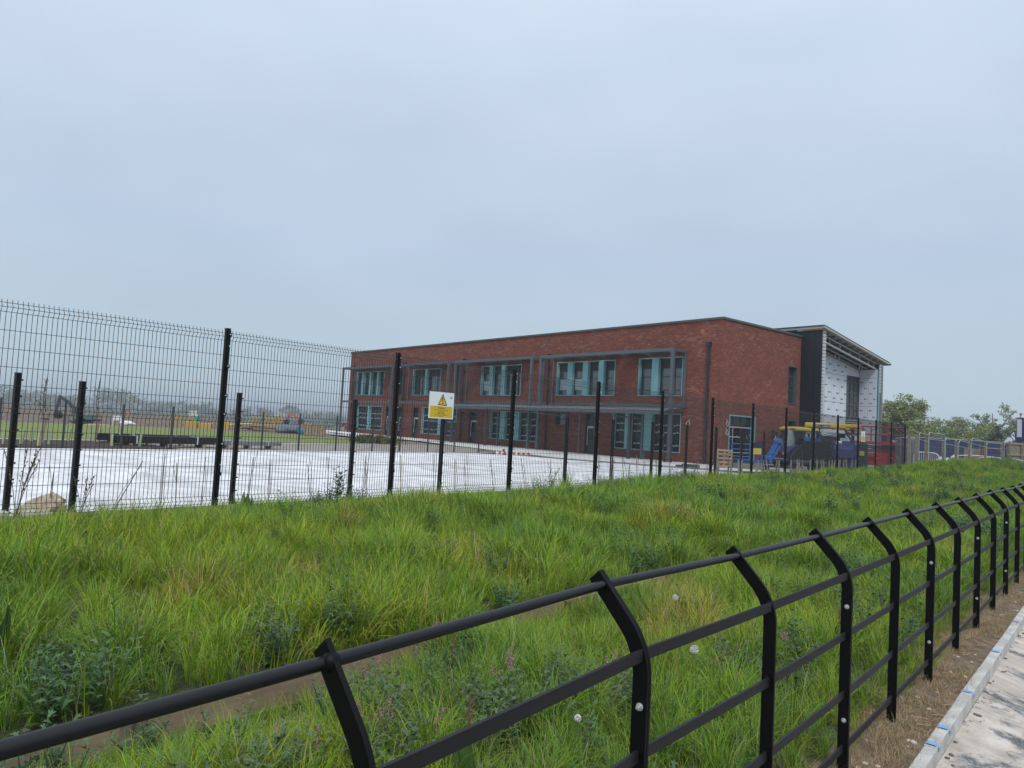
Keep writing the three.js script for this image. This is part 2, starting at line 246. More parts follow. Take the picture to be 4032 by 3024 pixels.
const lower = [
  { o: U(2.63, 7.95, 0.51, 2.84), fins: [[6.5, 6.97], [4.76, 5.41]], mull: [3.4, 4.05], tape: 1 },
  { o: U(15.33, 20.83, 0.50, 2.68), fins: [[17.34, 17.94], [19.0, 19.6]], mull: [16.2], tape: 1 },
  { o: U(25.4, 30.73, 0.45, 2.80), fins: [[27.82, 28.13]], mull: [26.5, 29.1, 29.7], tape: 1 },
  { o: U(37.87, 43.0, 0.42, 2.79), fins: [[40.34, 40.75]], mull: [38.7, 39.3, 41.5, 42.2], tape: 1 }];
const slits = [U(34.5, 34.98, 3.9, 6.17), U(25.45, 25.95, 3.9, 6.15), U(12.42, 13.45, 1.82, 2.66)];
const doors = [U(9.61, 10.5, 0.03, 2.7), U(22.55, 23.65, 0.03, 2.63), U(31.27, 32.33, 0.03, 2.79), U(36.58, 37.25, 0.03, 2.78), U(34.3, 34.95, 0.03, 2.8)];
function wallWith(x0, x1, y0, y1, holes, depth) {
  const s = new THREE.Shape([[x0, y0], [x1, y0], [x1, y1], [x0, y1]].map(p => new THREE.Vector2(...p)));
  for (const [a, b, c, d] of holes) s.holes.push(new THREE.Path([[a, c], [a, d], [b, d], [b, c]].map(p => new THREE.Vector2(...p))));
  return new THREE.ExtrudeGeometry(s, { depth, bevelEnabled: false }).translate(0, 0, -depth);
}
M('front_wall', wallWith(-45.1, 0, 0, 8.26, [...upper.map(w => w.o), ...lower.map(w => w.o), ...slits, ...doors], 0.34), MAT.brick, school);
const gHoles = [[7.16, 8.26, 3.9, 6.29], [0.89, 3.6, 0.2, 2.9], [7.25, 8.25, 1.9, 2.86]];
{ const g = wallWith(0.342, 8.66, 0, 8.26, gHoles, 0.34); g.rotateY(Math.PI / 2); M('end_wall', g, MAT.brick, school); }
M('far_end_wall', span(-45.1, -44.76, 0, 8.255, -8.66, -0.345), MAT.brick, school);
M('roof', [span(-44.9, -0.2, 8.0, 8.2, -8.7, -0.2)], MAT.coping, school);
M('coping', [span(-45.17, 0.07, 8.262, 8.385, -0.36, 0.07), span(-0.36, 0.07, 8.263, 8.384, -8.85, -0.363), span(-45.17, -44.74, 8.263, 8.384, -8.85, -0.363)], MAT.coping, school);
M('floor_slab', [span(-44.7, -0.4, 3.15, 3.5, -8.6, -0.45), span(-44.7, -0.4, -0.02, 0.02, -8.6, -0.45)], MAT.greyDark, school);
M('room_wall', span(-44.7, -0.5, 0.03, 7.9, -5.1, -5.0), flat(0.10, 0.10, 0.10, 0.9), school);

function windowUnit(d, floor) {
  const [x0, x1, y0, y1] = d.o, w = sub('window', school), F = 0.055, D = 0.30;
  M('surround', [span(x0 + 0.003, x0 + F, y0 + 0.003, y1 - 0.003, -D, 0.035), span(x1 - F, x1 - 0.003, y0 + 0.003, y1 - 0.003, -D, 0.034), span(x0 + F, x1 - F, y1 - F, y1 - 0.004, -D, 0.033), span(x0 + F, x1 - F, y0 + 0.004, y0 + F, -D, 0.05)], MAT.teal, w);
  const fins = d.fins.map(([a, b]) => [-b, -a]).sort((a, b) => a[0] - b[0]);
  for (const [a, b] of fins) M('fin', span(a, b, y0 + F, y1 - F, -D + 0.01, 0.02), MAT.teal, w);
  const cuts = [x0 + F, ...fins.flat(), x1 - F], zf = -0.24; let k = 0;
  for (let i = 0; i < cuts.length; i += 2) { // one glazed bay between two fins
    const ms = (d.mull || []).map(u => -u).filter(u => u > cuts[i] && u < cuts[i + 1]).sort((a, b) => a - b), ed = [cuts[i], ...ms, cuts[i + 1]];
    for (let j = 0; j < ed.length - 1; j++, k++) {
      const a = ed[j], b = ed[j + 1], A = a + 0.055, B = b - 0.055, h = y1 - y0, ys = floor ? [y0 + F, y0 + 0.41, y0 + 1.17, y0 + 1.62, y1 - F] : [y0 + F, y0 + 0.38, y0 + 1.2, y0 + 1.72, y1 - F];
      const fr = [span(a, A, y0 + F, y1 - F, zf - 0.03, zf + 0.035), span(B, b, y0 + F, y1 - F, zf - 0.03, zf + 0.034)];
      for (let q = 0; q < ys.length; q++) fr.push(span(A, B, ys[q] - 0.028, ys[q] + 0.028, zf - 0.028, zf + 0.032));
      M('glazing_bar', fr, MAT.greyDark, w);
      for (let q = 0; q < 4; q++) {
        const top = q === 3, wh = d.white && d.white.includes(k) && q === 1;
        M(top ? 'head_panel' : 'pane', span(A, B, ys[q] + 0.028, ys[q + 1] - 0.028, zf - 0.012, zf), top ? MAT.head : wh ? MAT.blind : floor ? MAT.paneDark : MAT.pane, w);
      }
      if (d.tape) { for (const q of [1, 2, 3]) M('protective_tape', [span(A + 0.02, B - 0.02, ys[q] - 0.012, ys[q] + 0.02, zf + 0.033, zf + 0.038), ...[0.12, 0.5, 0.88].map(t => bx(0.045, 0.07, 0.03, lerp(A, B, t), ys[q] + (t === 0.5 ? 0.05 : -0.04), zf + 0.022))], MAT.tape, w); }
    }
  }
}
upper.forEach(d => windowUnit(d, false)); lower.forEach(d => windowUnit(d, true));
for (const [x0, x1, y0, y1] of slits) {
  const w = sub('window', school);
  M('surround', [span(x0 + 0.002, x0 + 0.05, y0, y1, -0.25, 0.01), span(x1 - 0.05, x1 - 0.002, y0, y1, -0.25, 0.011), span(x0 + 0.05, x1 - 0.05, y1 - 0.05, y1 - 0.002, -0.25, 0.012), span(x0 - 0.03, x1 + 0.03, y0 + 0.002, y0 + 0.05, -0.25, 0.05)], MAT.greyDark, w);
  M('pane', span(x0 + 0.05, x1 - 0.05, y0 + 0.05, y1 - 0.05, -0.2, -0.19), MAT.pane, w);
  M('glazing_bar', [span(x0 + 0.05, x1 - 0.05, lerp(y0, y1, 0.5) - 0.03, lerp(y0, y1, 0.5) + 0.03, -0.21, -0.16)], MAT.greyDark, w);
}
for (const [x0, x1, y0, y1] of doors) {
  const w = sub('door', school), m = y0 + 2.1;
  M('door_frame', [span(x0 + 0.002, x0 + 0.07, y0, y1, -0.28, -0.02), span(x1 - 0.07, x1 - 0.002, y0, y1, -0.28, -0.021), span(x0 + 0.07, x1 - 0.07, y1 - 0.08, y1 - 0.002, -0.28, -0.022), span(x0 + 0.07, x1 - 0.07, m, m + 0.08, -0.27, -0.1)], MAT.greyDark, w);
  M('leaf', span(x0 + 0.075, x1 - 0.075, y0, m, -0.22, -0.17), flat(0.03, 0.036, 0.042, 0.4), w);
  M('pane', [span(x0 + 0.2, x1 - 0.2, y0 + 0.9, m - 0.15, -0.168, -0.162)], MAT.paneDark, w);
  M('pane', [span(x0 + 0.075, x1 - 0.075, m + 0.08, y1 - 0.08, -0.2, -0.19)], MAT.paneDark, w);
  M('handle', bar(V(x0 + 0.16, y0 + 0.5, -0.13), V(x0 + 0.16, y0 + 1.75, -0.13), 0.024), MAT.tape, w);
  M('kick_guard', [span(x0 + 0.1, x1 - 0.1, m - 0.42, m - 0.28, -0.168, -0.155)], MAT.tape, w);
}
{ // end wall: upper window, glazed entrance, small window, lamp
  const put = (name, arr, mat, w) => { const g = mg(arr); g.rotateY(Math.PI / 2); return M(name, g, mat, w); };
  let w = sub('window', school); let [a, b, c, d] = gHoles[0];
  put('surround', [span(a, a + 0.04, c, d, -0.33, 0.012), span(b - 0.04, b, c, d, -0.33, 0.013), span(a + 0.04, b - 0.04, d - 0.04, d, -0.33, 0.014), span(a - 0.03, b + 0.03, c, c + 0.05, -0.33, 0.05)], MAT.greySteel, w);
  put('glazing_bar', [span(a + 0.04, a + 0.1, c, d, -0.3, -0.24), span(b - 0.1, b - 0.04, c, d, -0.3, -0.24), ...[0, 0.38, 1.1, 1.68, 2.33].map(t => span(a + 0.1, b - 0.1, c + t, c + t + 0.06, -0.3, -0.242))], MAT.greyDark, w);
  put('pane', span(a + 0.1, b - 0.1, c + 0.05, c + 1.7, -0.28, -0.27), MAT.pane, w);
  put('head_panel', span(a + 0.1, b - 0.1, c + 1.72, d - 0.04, -0.28, -0.269), MAT.greyDark, w);
  w = sub('entrance_glazing', school); [a, b, c, d] = gHoles[1];
  put('surround', [span(a, a + 0.07, c, d, -0.33, 0.03), span(b - 0.07, b, c, d, -0.33, 0.031), span(a + 0.07, b - 0.07, d - 0.07, d, -0.33, 0.032), span(a + 0.07, b - 0.07, c, c + 0.1, -0.33, 0.05)], MAT.teal, w);
  put('glazing_bar', [0.72, 1.6].map(t => span(a + t, a + t + 0.08, c + 0.1, d - 0.07, -0.3, -0.24)).concat([span(a + 0.07, b - 0.07, c + 1.0, c + 1.06, -0.3, -0.245)]), MAT.greyDark, w);
  put('protective_tape', [span(a + 0.07, b - 0.07, d - 0.72, d - 0.66, -0.24, -0.232), span(a + 0.74, a + 0.79, c + 0.1, d - 0.66, -0.238, -0.228), span(a + 0.1, a + 1.5, c + 1.42, c + 1.47, -0.24, -0.231), span(a + 0.1, b - 0.2, c + 0.52, c + 0.56, -0.24, -0.231), ...[[0.3, 1.5], [1.2, 1.5], [0.7, 1.8], [1.66, 1.85], [1.75, 1.85], [2.5, 1.6], [2.2, 1.5], [2.3, 1.4], [0.68, 0.9]].map(([x, y]) => bx(0.06, 0.06, 0.012, a + x, c + y, -0.225))], MAT.tape, w);
  put('pane', [span(a + 0.07, a + 0.72, c + 0.1, d - 0.07, -0.28, -0.27)], MAT.paneDark, w); put('pane', [span(a + 0.8, a + 1.6, c + 0.1, d - 0.07, -0.28, -0.27)], MAT.paneDark, w); put('pane', [span(a + 1.68, b - 0.07, c + 0.1, d - 0.07, -0.28, -0.27)], MAT.paneDark, w);
  w = sub('window', school); [a, b, c, d] = gHoles[2];
  put('surround', [span(a, a + 0.05, c, d, -0.3, 0.01), span(b - 0.05, b, c, d, -0.3, 0.011), span(a + 0.05, b - 0.05, d - 0.05, d, -0.3, 0.012), span(a + 0.05, b - 0.05, c, c + 0.05, -0.3, 0.012)], MAT.greyDark, w);
  put('pane', span(a + 0.05, b - 0.05, c + 0.05, d - 0.05, -0.25, -0.24), MAT.paneDark, w);
  put('wall_light', rb(0.22, 0.42, 0.14, 0.03, 5.53, 2.0, 0.08), MAT.greyDark, school);
}
// sunshade frames on the front and the lower canopy
const frames = [[2.45, 13.8], [14.8, 24.15], [25.15, 33.2], [34.26, 44.1]], FW = 1.27;
for (const [a, b] of frames) {
  const f = sub('sunshade_frame', school), x0 = -b, x1 = -a, P = 0.095;
  for (const x of [x0, x1]) { M('post', span(x - P, x + P, 0, 6.4, FW - 0.08, FW + 0.08), MAT.greySteel, f); M('wall_post', span(x - 0.06, x + 0.06, 3.2, 6.4, 0.02, 0.12), MAT.greySteel, f); }
  M('front_beam', span(x0 - P, x1 + P, 6.4, 6.6, FW - 0.085, FW + 0.085), MAT.greySteel, f);
  M('side_beam', [span(x0 - 0.06, x0 + 0.06, 6.42, 6.58, 0.01, FW - 0.086)], MAT.greySteel, f); M('side_beam', [span(x1 - 0.06, x1 + 0.06, 6.42, 6.58, 0.01, FW - 0.086)], MAT.greySteel, f);
  M('wall_beam', span(x0 + 0.06, x1 - 0.06, 6.42, 6.57, 0.01, 0.1), MAT.greyDark, f);
  for (let x = x0 + 1.2; x < x1 - 0.6; x += 1.9) M('louvre', span(x, Math.min(x + 1.5, x1 - 0.1), 6.47, 6.5, 0.11, FW - 0.09), MAT.greySteel, f);
  if (a > 25) { M('lower_beam', span(x0 + P, x1 - P, 3.04, 3.22, FW - 0.08, FW + 0.08), MAT.greySteel, f); M('side_beam', span(x0 - 0.05, x0 + 0.05, 3.06, 3.2, 0.01, FW - 0.081), MAT.greySteel, f); }
}
{
  const c = sub('glazed_canopy', school), x0 = -25.1, x1 = -2.3, zf = 2.27;
  M('wall_flashing', span(x0, x1, 3.22, 3.4, 0.003, 0.06), MAT.greySteel, c);
  M('gutter', [span(x0, x1 - 0.1, 2.69, 2.88, zf - 0.06, zf + 0.09)], MAT.greySteel, c);
  for (let i = 0; i <= 23; i++) { const x = lerp(x0 + 0.05, x1 - 0.05, i / 23); M('rafter', beam(V(x, 3.14, 0.05), V(x, 2.86, zf - 0.06), 0.06, 0.11), MAT.greyDark, c); }
  for (let i = 0; i < 23; i++) { const a = lerp(x0 + 0.05, x1 - 0.05, i / 23) + 0.035, b = lerp(x0 + 0.05, x1 - 0.05, (i + 1) / 23) - 0.035; M('roof_pane', beam(V((a + b) / 2, 3.18, 0.06), V((a + b) / 2, 2.905, zf + 0.04), b - a, 0.012), new THREE.MeshPhysicalMaterial({ color: C(0.55, 0.62, 0.64), roughness: 0.25, transmission: 0.7, thickness: 0 }), c); }
  M('middle_beam', span(x0, x1, 2.82, 2.98, FW - 0.06, FW + 0.06), MAT.greySteel, c);
  for (const u of [4.72, 10.04, 18.6, 22.9]) M('post', span(-u - 0.075, -u + 0.075, 0, 2.7, zf - 0.2, zf - 0.05), MAT.greyDark, c);
  for (const u of [4.47, 9.72, 18.27]) M('post', span(-u - 0.06, -u + 0.06, 0, 2.84, FW - 0.06, FW + 0.06), MAT.greySteel, c);
  for (const u of [6.0, 12.9, 21.5]) M('outlet_pipe', [bar(V(-u, 2.7, zf), V(-u, 2.52, zf), 0.05), bar(V(-u, 2.54, zf), V(-u + 1.2, 2.45, zf - 0.9), 0.045), bar(V(-u + 1.2, 2.45, zf - 0.9), V(-u + 1.3, 2.45, zf - 1.0), 0.045)], MAT.greySteel, c);
}
for (const [u, t] of [[0.86, 6.95], [14.27, 6.84], [24.66, 6.88], [34.0, 6.92], [44.2, 6.89]]) {
  const d = sub('downpipe', school); M('pipe', bar(V(-u, 0.02, 0.12), V(-u, t - 0.25, 0.12), u < 2 ? 0.075 : 0.06, 12), MAT.pipe, d);
  M('hopper', [rb(0.27, 0.26, 0.2, 0.02, -u, t - 0.13, 0.12), bx(0.31, 0.05, 0.24, -u, t - 0.01, 0.12)], MAT.pipe, d);
  for (const y of [0.6, 2.4, 4.2, 5.8]) M('bracket', span(-u - 0.1, -u + 0.1, y, y + 0.05, 0.003, 0.14), MAT.pipe, d);
}
M('vent_brick', span(-1.47, -1.25, 7.55, 7.76, -0.02, 0.02), flat(0.42, 0.13, 0.06, 0.8), school);
for (const [x, y, z, g] of [[-2.12, 2.28, 0.03, 0], [0.03, 2.35, -0.72, 1], [0.03, 1.85, -0.7, 1]]) { const t = new THREE.TorusGeometry(0.12, 0.014, 6, 18); if (g) t.rotateY(Math.PI / 2); M('cable_loop', [t.translate(x, y, z), bar(V(x, y + 0.1, z), V(x + (g ? 0 : 0.12), y + 0.26, z - (g ? -0.12 : 0)), 0.014)], MAT.white, school); }

// ---------- hall block beyond the end wall: dark cladding, open porch lined with white boards ----------
const hall = thing('hall_block', 'unfinished hall block with dark metal cladding and white insulation boards under a sloping roof', 'building', [BX, -0.05, BZ], BR);
{
  const X1 = 1.36, roofY = w => lerp(8.74, 7.36, (w - 8.6) / 9.2), Z = w => -w;
  M('side_wall', span(-12, X1 - 0.1, 0, 8.5, -9.0, -8.78), MAT.head, hall);
  for (let i = 0; i < 22; i++) { const x = X1 - 0.03 - i * 0.47; M('cladding_panel', span(x - 0.462, x, i > 3 ? 7.6 : 0.02, 8.62, -8.779, -8.72 + (i % 2) * 0.004), MAT.clad, hall); M('seam', span(x - 0.468, x - 0.455, i > 3 ? 7.6 : 0.02, 8.62, -8.735, -8.695), MAT.clad, hall); }
  M('verge_trim', [span(-12, -0.3, 8.63, 8.85, -9.0, -8.6)], MAT.clad, hall); M('verge_trim', [span(-0.295, 0.1, 8.66, 8.8, -9.0, -8.62)], MAT.batten, hall); M('verge_trim', [span(0.105, X1 + 0.1, 8.66, 8.82, -9.0, -8.62)], flat(0.36, 0.24, 0.11, 0.8), hall);
  // roof deck sloping down to the right
  const slab = (w0, w1, t0, t1, x0, x1) => { const s = extr([[w0, roofY(w0) + t0], [w1, roofY(w1) + t0], [w1, roofY(w1) + t1], [w0, roofY(w0) + t1]], x1 - x0); s.rotateY(Math.PI / 2); s.translate(x0, 0, 0); return s; };
  M('roof_deck', slab(8.55, 17.9, 0.0, 0.13, -12, X1 + 0.13), flat(0.42, 0.42, 0.40, 0.7), hall);
  M('roof_edge', slab(8.52, 18.0, 0.03, 0.15, X1 + 0.131, X1 + 0.2), MAT.fasciaPale, hall);
  M('roof_sheet', slab(8.5, 18.05, 0.151, 0.2, -12, X1 + 0.22), MAT.coping, hall);
  M('eaves_gutter', span(-12, X1 + 0.25, roofY(18) - 0.02, roofY(18) + 0.1, -18.2, -18.02), MAT.pipe, hall);
  // piers with horizontal battens
  M('pier', span(0.3, X1 - 0.06, 0, 8.55, -9.12, -9.005), MAT.head, hall); M('pier', span(-0.2, X1 - 0.06, 0, 7.3, -17.5, -16.9), MAT.head, hall);
  for (let y = 0.1; y < 8.5; y += 0.215) M('batten', span(X1 - 0.055, X1, y, y + 0.175, -9.2, -8.8), MAT.batten, hall);
  for (let y = 5.3; y < 7.1; y += 0.225) M('batten', span(X1 - 0.055, X1, y, y + 0.185, -17.45, -16.98), MAT.batten, hall);
  M('pier_cladding', [span(X1 - 0.06, X1 - 0.01, 0, 5.28, -17.2, -16.98)], flat(0.14, 0.16, 0.17, 0.5), hall); M('pier_cladding', [span(X1 - 0.06, X1 + 0.02, 0, 7.2, -17.5, -17.21)], flat(0.17, 0.18, 0.17, 0.5), hall);
  M('edge_strip', span(X1 - 0.05, X1 + 0.015, 0, 6.85, -16.97, -16.9), MAT.teal, hall);
  // white insulation boards printed with fixing marks
  const cv = document.createElement('canvas'); cv.width = 512; cv.height = 1024; const q = cv.getContext('2d');
  q.fillStyle = '#d6dee8'; q.fillRect(0, 0, 512, 1024); seed(4);
  q.fillStyle = '#bcc6d2'; for (let i = 0; i < 26; i++) { const x = 60 + (i % 2) * 230, y = 30 + i * 37; for (let j = 0; j < 4; j++) q.fillRect(x + rr(0, 20), y + j * 7, rr(50, 150), 2.5); }
  q.fillStyle = '#4c5560'; for (const [x, y] of [[70, 140], [290, 360], [80, 560], [300, 760], [90, 920]]) { q.fillRect(x, y - 34, 36, 68); q.fillRect(x + 36, y - 13, 130, 26); }
  const bt = new THREE.CanvasTexture(cv); bt.colorSpace = THREE.SRGBColorSpace; const bm = std({ map: bt, roughness: 0.45 });
  const bmPlain = flat(0.62, 0.67, 0.73, 0.5);
  const board = (w0, w1, y0, y1, yTop1) => { const s = extr([[w0, y0], [w1, y0], [w1, yTop1 ?? y1], [w0, y1]], 0.05), p = s.attributes.position, uv = s.attributes.uv; for (let i = 0; i < p.count; i++) uv.setXY(i, (p.getX(i) - w0) / 1.2, (p.getY(i) - y0) / 2.4); s.rotateY(Math.PI / 2); s.translate(0, 0, 0); return s; };
  const topY = w => lerp(7.9, 6.84, (w - 9.2) / 7.58);
  M('backing_wall', span(-0.4, -0.02, 0, 7.35, -16.9, -9.05), MAT.head, hall); M('backing_wall', span(-0.02, X1 - 0.1, 0, 7.0, -16.88, -16.84), MAT.head, hall);
  const cols = [9.16, 10.35, 11.55, 12.75, 13.85, 14.88]; // joints of the boards left of the window
  for (let i = 0; i < cols.length - 1; i++) for (const [a, b] of [[0.05, 2.28], [2.3, 4.38], [4.4, 6.28], [6.3, 99]]) { const w0 = cols[i] + 0.014, w1 = cols[i + 1] - 0.014; M('insulation_board', board(w0, w1, a, Math.min(b, topY(w0)), Math.min(b, topY(w1))), bm, hall); }
  for (const [w0, w1] of [[14.888, 15.5], [15.516, 16.14], [16.156, 16.78]]) M('insulation_board', board(w0, w1, 6.38, topY(w0), topY(w1)), bmPlain, hall);
  for (const [w0, w1] of [[14.888, 15.8], [15.816, 16.78]]) for (const [a, b] of [[0.05, 2.2]]) M('insulation_board', board(w0, w1, a, b), bm, hall);
  for (const [a, b] of [[0.06, 0.68], [0.7, 1.28]]) for (const [y0, y1] of [[0.05, 2.1], [2.12, 4.3], [4.32, 6.26], [6.28, 6.9]]) { const g = bx(b - a, y1 - y0, 0.05), uv = g.attributes.uv; g.translate((a + b) / 2, (y0 + y1) / 2, -16.81); M('insulation_board', g, y1 > 6.5 ? bmPlain : bm, hall); }
  const w = sub('window', hall);
  M('window_frame', [...[14.9, 15.5, 16.1, 16.66].map(z => span(-0.02, 0.05, 2.3, 6.36, -z - 0.06, -z)), ...[2.3, 3.46, 4.3, 5.15, 5.9, 6.3].map(y => span(-0.019, 0.045, y, y + 0.06, -16.7, -14.9))], flat(0.10, 0.11, 0.105, 0.5), w);
  for (const [a, b] of [[14.97, 15.49], [15.57, 16.09], [16.17, 16.65]]) M('pane', span(-0.01, 0.0, 3.5, 6.3, -b, -a), MAT.pane, w);
  M('louvre', Array.from({ length: 6 }, (_, i) => bx(0.05, 0.1, 1.7, 0.06, 2.45 + i * 0.16, -15.8, 0, 0, 0.5)), MAT.zinc, w);
  // exposed soffit framing
  const fr = (x, w0, w1, dy, r) => M('soffit_rail', beam(V(x, topY(w0) + dy, Z(w0)), V(x, topY(w1) + dy, Z(w1)), r, r), MAT.zinc, hall);
  fr(0.12, 9.2, 16.78, 0.06, 0.08); fr(0.62, 9.2, 16.75, 0.08, 0.07); fr(1.16, 9.2, 16.75, 0.1, 0.1); fr(1.22, 9.2, 16.75, 0.45, 0.06);
  for (let k = 0; k < 9; k++) { const z = 9.5 + k * 0.86; M('soffit_rail', beam(V(0.1, topY(z) + 0.14, Z(z)), V(1.2, topY(z) + 0.16, Z(z)), 0.05, 0.05), MAT.zinc, hall); M('purlin', beam(V(-2.5, roofY(z) - 0.1, Z(z)), V(1.42, roofY(z) - 0.1, Z(z)), 0.07, 0.18), flat(0.2, 0.2, 0.2, 0.6), hall); }
  for (const z of [10, 11.4, 12.8, 14.2, 15.6, 16.4]) M('hanger', beam(V(1.18, topY(z) + 0.1, Z(z)), V(1.18, roofY(z) - 0.15, Z(z)), 0.05, 0.05), MAT.zinc, hall);
  for (const z of [12.6, 13.2, 16.2, 16.6]) M('bracket', bar(V(0.3, topY(z) - 0.1, Z(z)), V(0.3, topY(z) + 0.25, Z(z)), 0.03), MAT.white, hall);
  M('rear_wall', span(-12, -0.42, 0, 7.2, -17.5, -17.3), MAT.head, hall);
}

// ---------- estate railing beside the footpath ----------
{
  const rail = thing('estate_railing', 'low black steel estate railing with cranked post tops beside the footpath', 'railing');
  const bent = (() => { // outline of a post: flat bar, upright, cranked towards the field
    const c = [[0, -0.12], [0, 0.862]], r = 0.205; for (let i = 1; i <= 9; i++) { const a = 45 * DEG * i / 9; c.push([-r * (1 - Math.cos(a)), 0.862 + r * Math.sin(a)]); }
    c.push([c[c.length - 1][0] - 0.106, c[c.length - 1][1] + 0.112]); const L = [], Rr = [], h = 0.0225;
    c.forEach((p, i) => { const a = c[Math.max(0, i - 1)], b = c[Math.min(c.length - 1, i + 1)], dx = b[0] - a[0], dy = b[1] - a[1], l = Math.hypot(dx, dy); L.push([p[0] - dy / l * h, p[1] + dx / l * h]); Rr.push([p[0] + dy / l * h, p[1] - dx / l * h]); });
    return [...Rr, ...L.reverse()];
  })();
  const plate = (t, z) => extr(bent, t - 0.002, 0.001).translate(0, 0, z - t / 2 + 0.001);
  const single = mg(plate(0.012, 0)), twin = mg([plate(0.0105, -0.0062), plate(0.0105, 0.0062)]);
  const weld = mg([0.93, 0.655, 0.385, 0.14].map(y => rb(0.016, 0.042, 0.03, 0.005, -0.004, y, 0)).concat([new THREE.SphereGeometry(0.019, 10, 8).translate(-0.136, 1.097, 0)]));
  const nut = mg([0.79, 0.27].flatMap(y => [new THREE.CylinderGeometry(0.0085, 0.0085, 0.008, 6).rotateX(Math.PI / 2).translate(0.003, y, 0.0165), new THREE.CylinderGeometry(0.011, 0.011, 0.002, 12).rotateX(Math.PI / 2).translate(0.003, y, 0.0125), new THREE.CylinderGeometry(0.004, 0.004, 0.012, 8).rotateX(Math.PI / 2).translate(0.003, y, 0.022)]));
  // [along, across] of the posts; the line swings in a little at the near end
  const ps = [[-1.15, -0.90], [-0.17, -0.93], [0.80, -0.965], [1.79, -1.018], [2.72, -1.008], [3.64, -1.0], [4.55, -1.0]]; for (let s = 5.51; s < 62; s += 0.99) ps.push([s, -1.0]);
  seed(61); const at = ps.map(([s, x], i) => V(x + rr(-0.004, 0.004), i < 4 ? 0.008 : rr(-0.006, 0.004), -s));
  at.forEach((p, i) => {
    const g = sub('post', rail), joint = i % 2 === 1; g.position.copy(p); g.rotation.z = rr(-0.006, 0.006);
    MS('bar', joint ? twin : single, MAT.black, g); if (joint) MS('bolt', nut, MAT.bolt, g); else MS('weld_collar', weld, MAT.black, g);
    if (!i) return; const q = at[i - 1], e = (v, w, t, dx, y) => v.clone().lerp(w, t).add(V(dx, y, 0));
    M('top_rail', bar(e(q, p, 0.006, -0.136, 1.096), e(p, q, 0.006, -0.136, 1.096), 0.0128, 14), MAT.railTop, rail);
    for (const y of [0.93, 0.655, 0.385, 0.14]) M('flat_rail', beam(e(q, p, 0.006, 0, y + rr(-0.003, 0.003)), e(p, q, 0.006, 0, y + rr(-0.003, 0.003)), 0.009, 0.033), MAT.railGrey, rail);
  });
}
// ---------- timber edging at the foot of the bank ----------
{
  const t = thing('timber_edging', 'low weathered timber edging boards holding the foot of the grass bank', 'edging'); seed(8);
  const g0 = [1.13, 1.13, 1.13].map(l => uvm(rb(0.055, 0.27, l, 0.006)));
  g0.forEach((g, k) => { const uv = g.attributes.uv; for (let i = 0; i < uv.count; i++) uv.setXY(i, uv.getX(i) + k * 0.37, uv.getY(i) + k * 0.21); });
  for (let i = 0; i < 48; i++) { const s = -2.56 + i * 1.146, m = MS('board', g0[i % 3], MAT.sleeper, t); m.position.set(-3.545 + rr(-0.02, 0.02), -0.012 + rr(-0.012, 0.012), -s); m.rotation.y = rr(-0.012, 0.012); m.rotation.z = rr(-0.03, 0.03);
    M('peg', rb(0.045, 0.26, 0.045, 0.005, -3.495, 0.0, -s - 0.572), i % 2 ? MAT.weathered : flat(0.11, 0.055, 0.03, 0.9), t); }
}
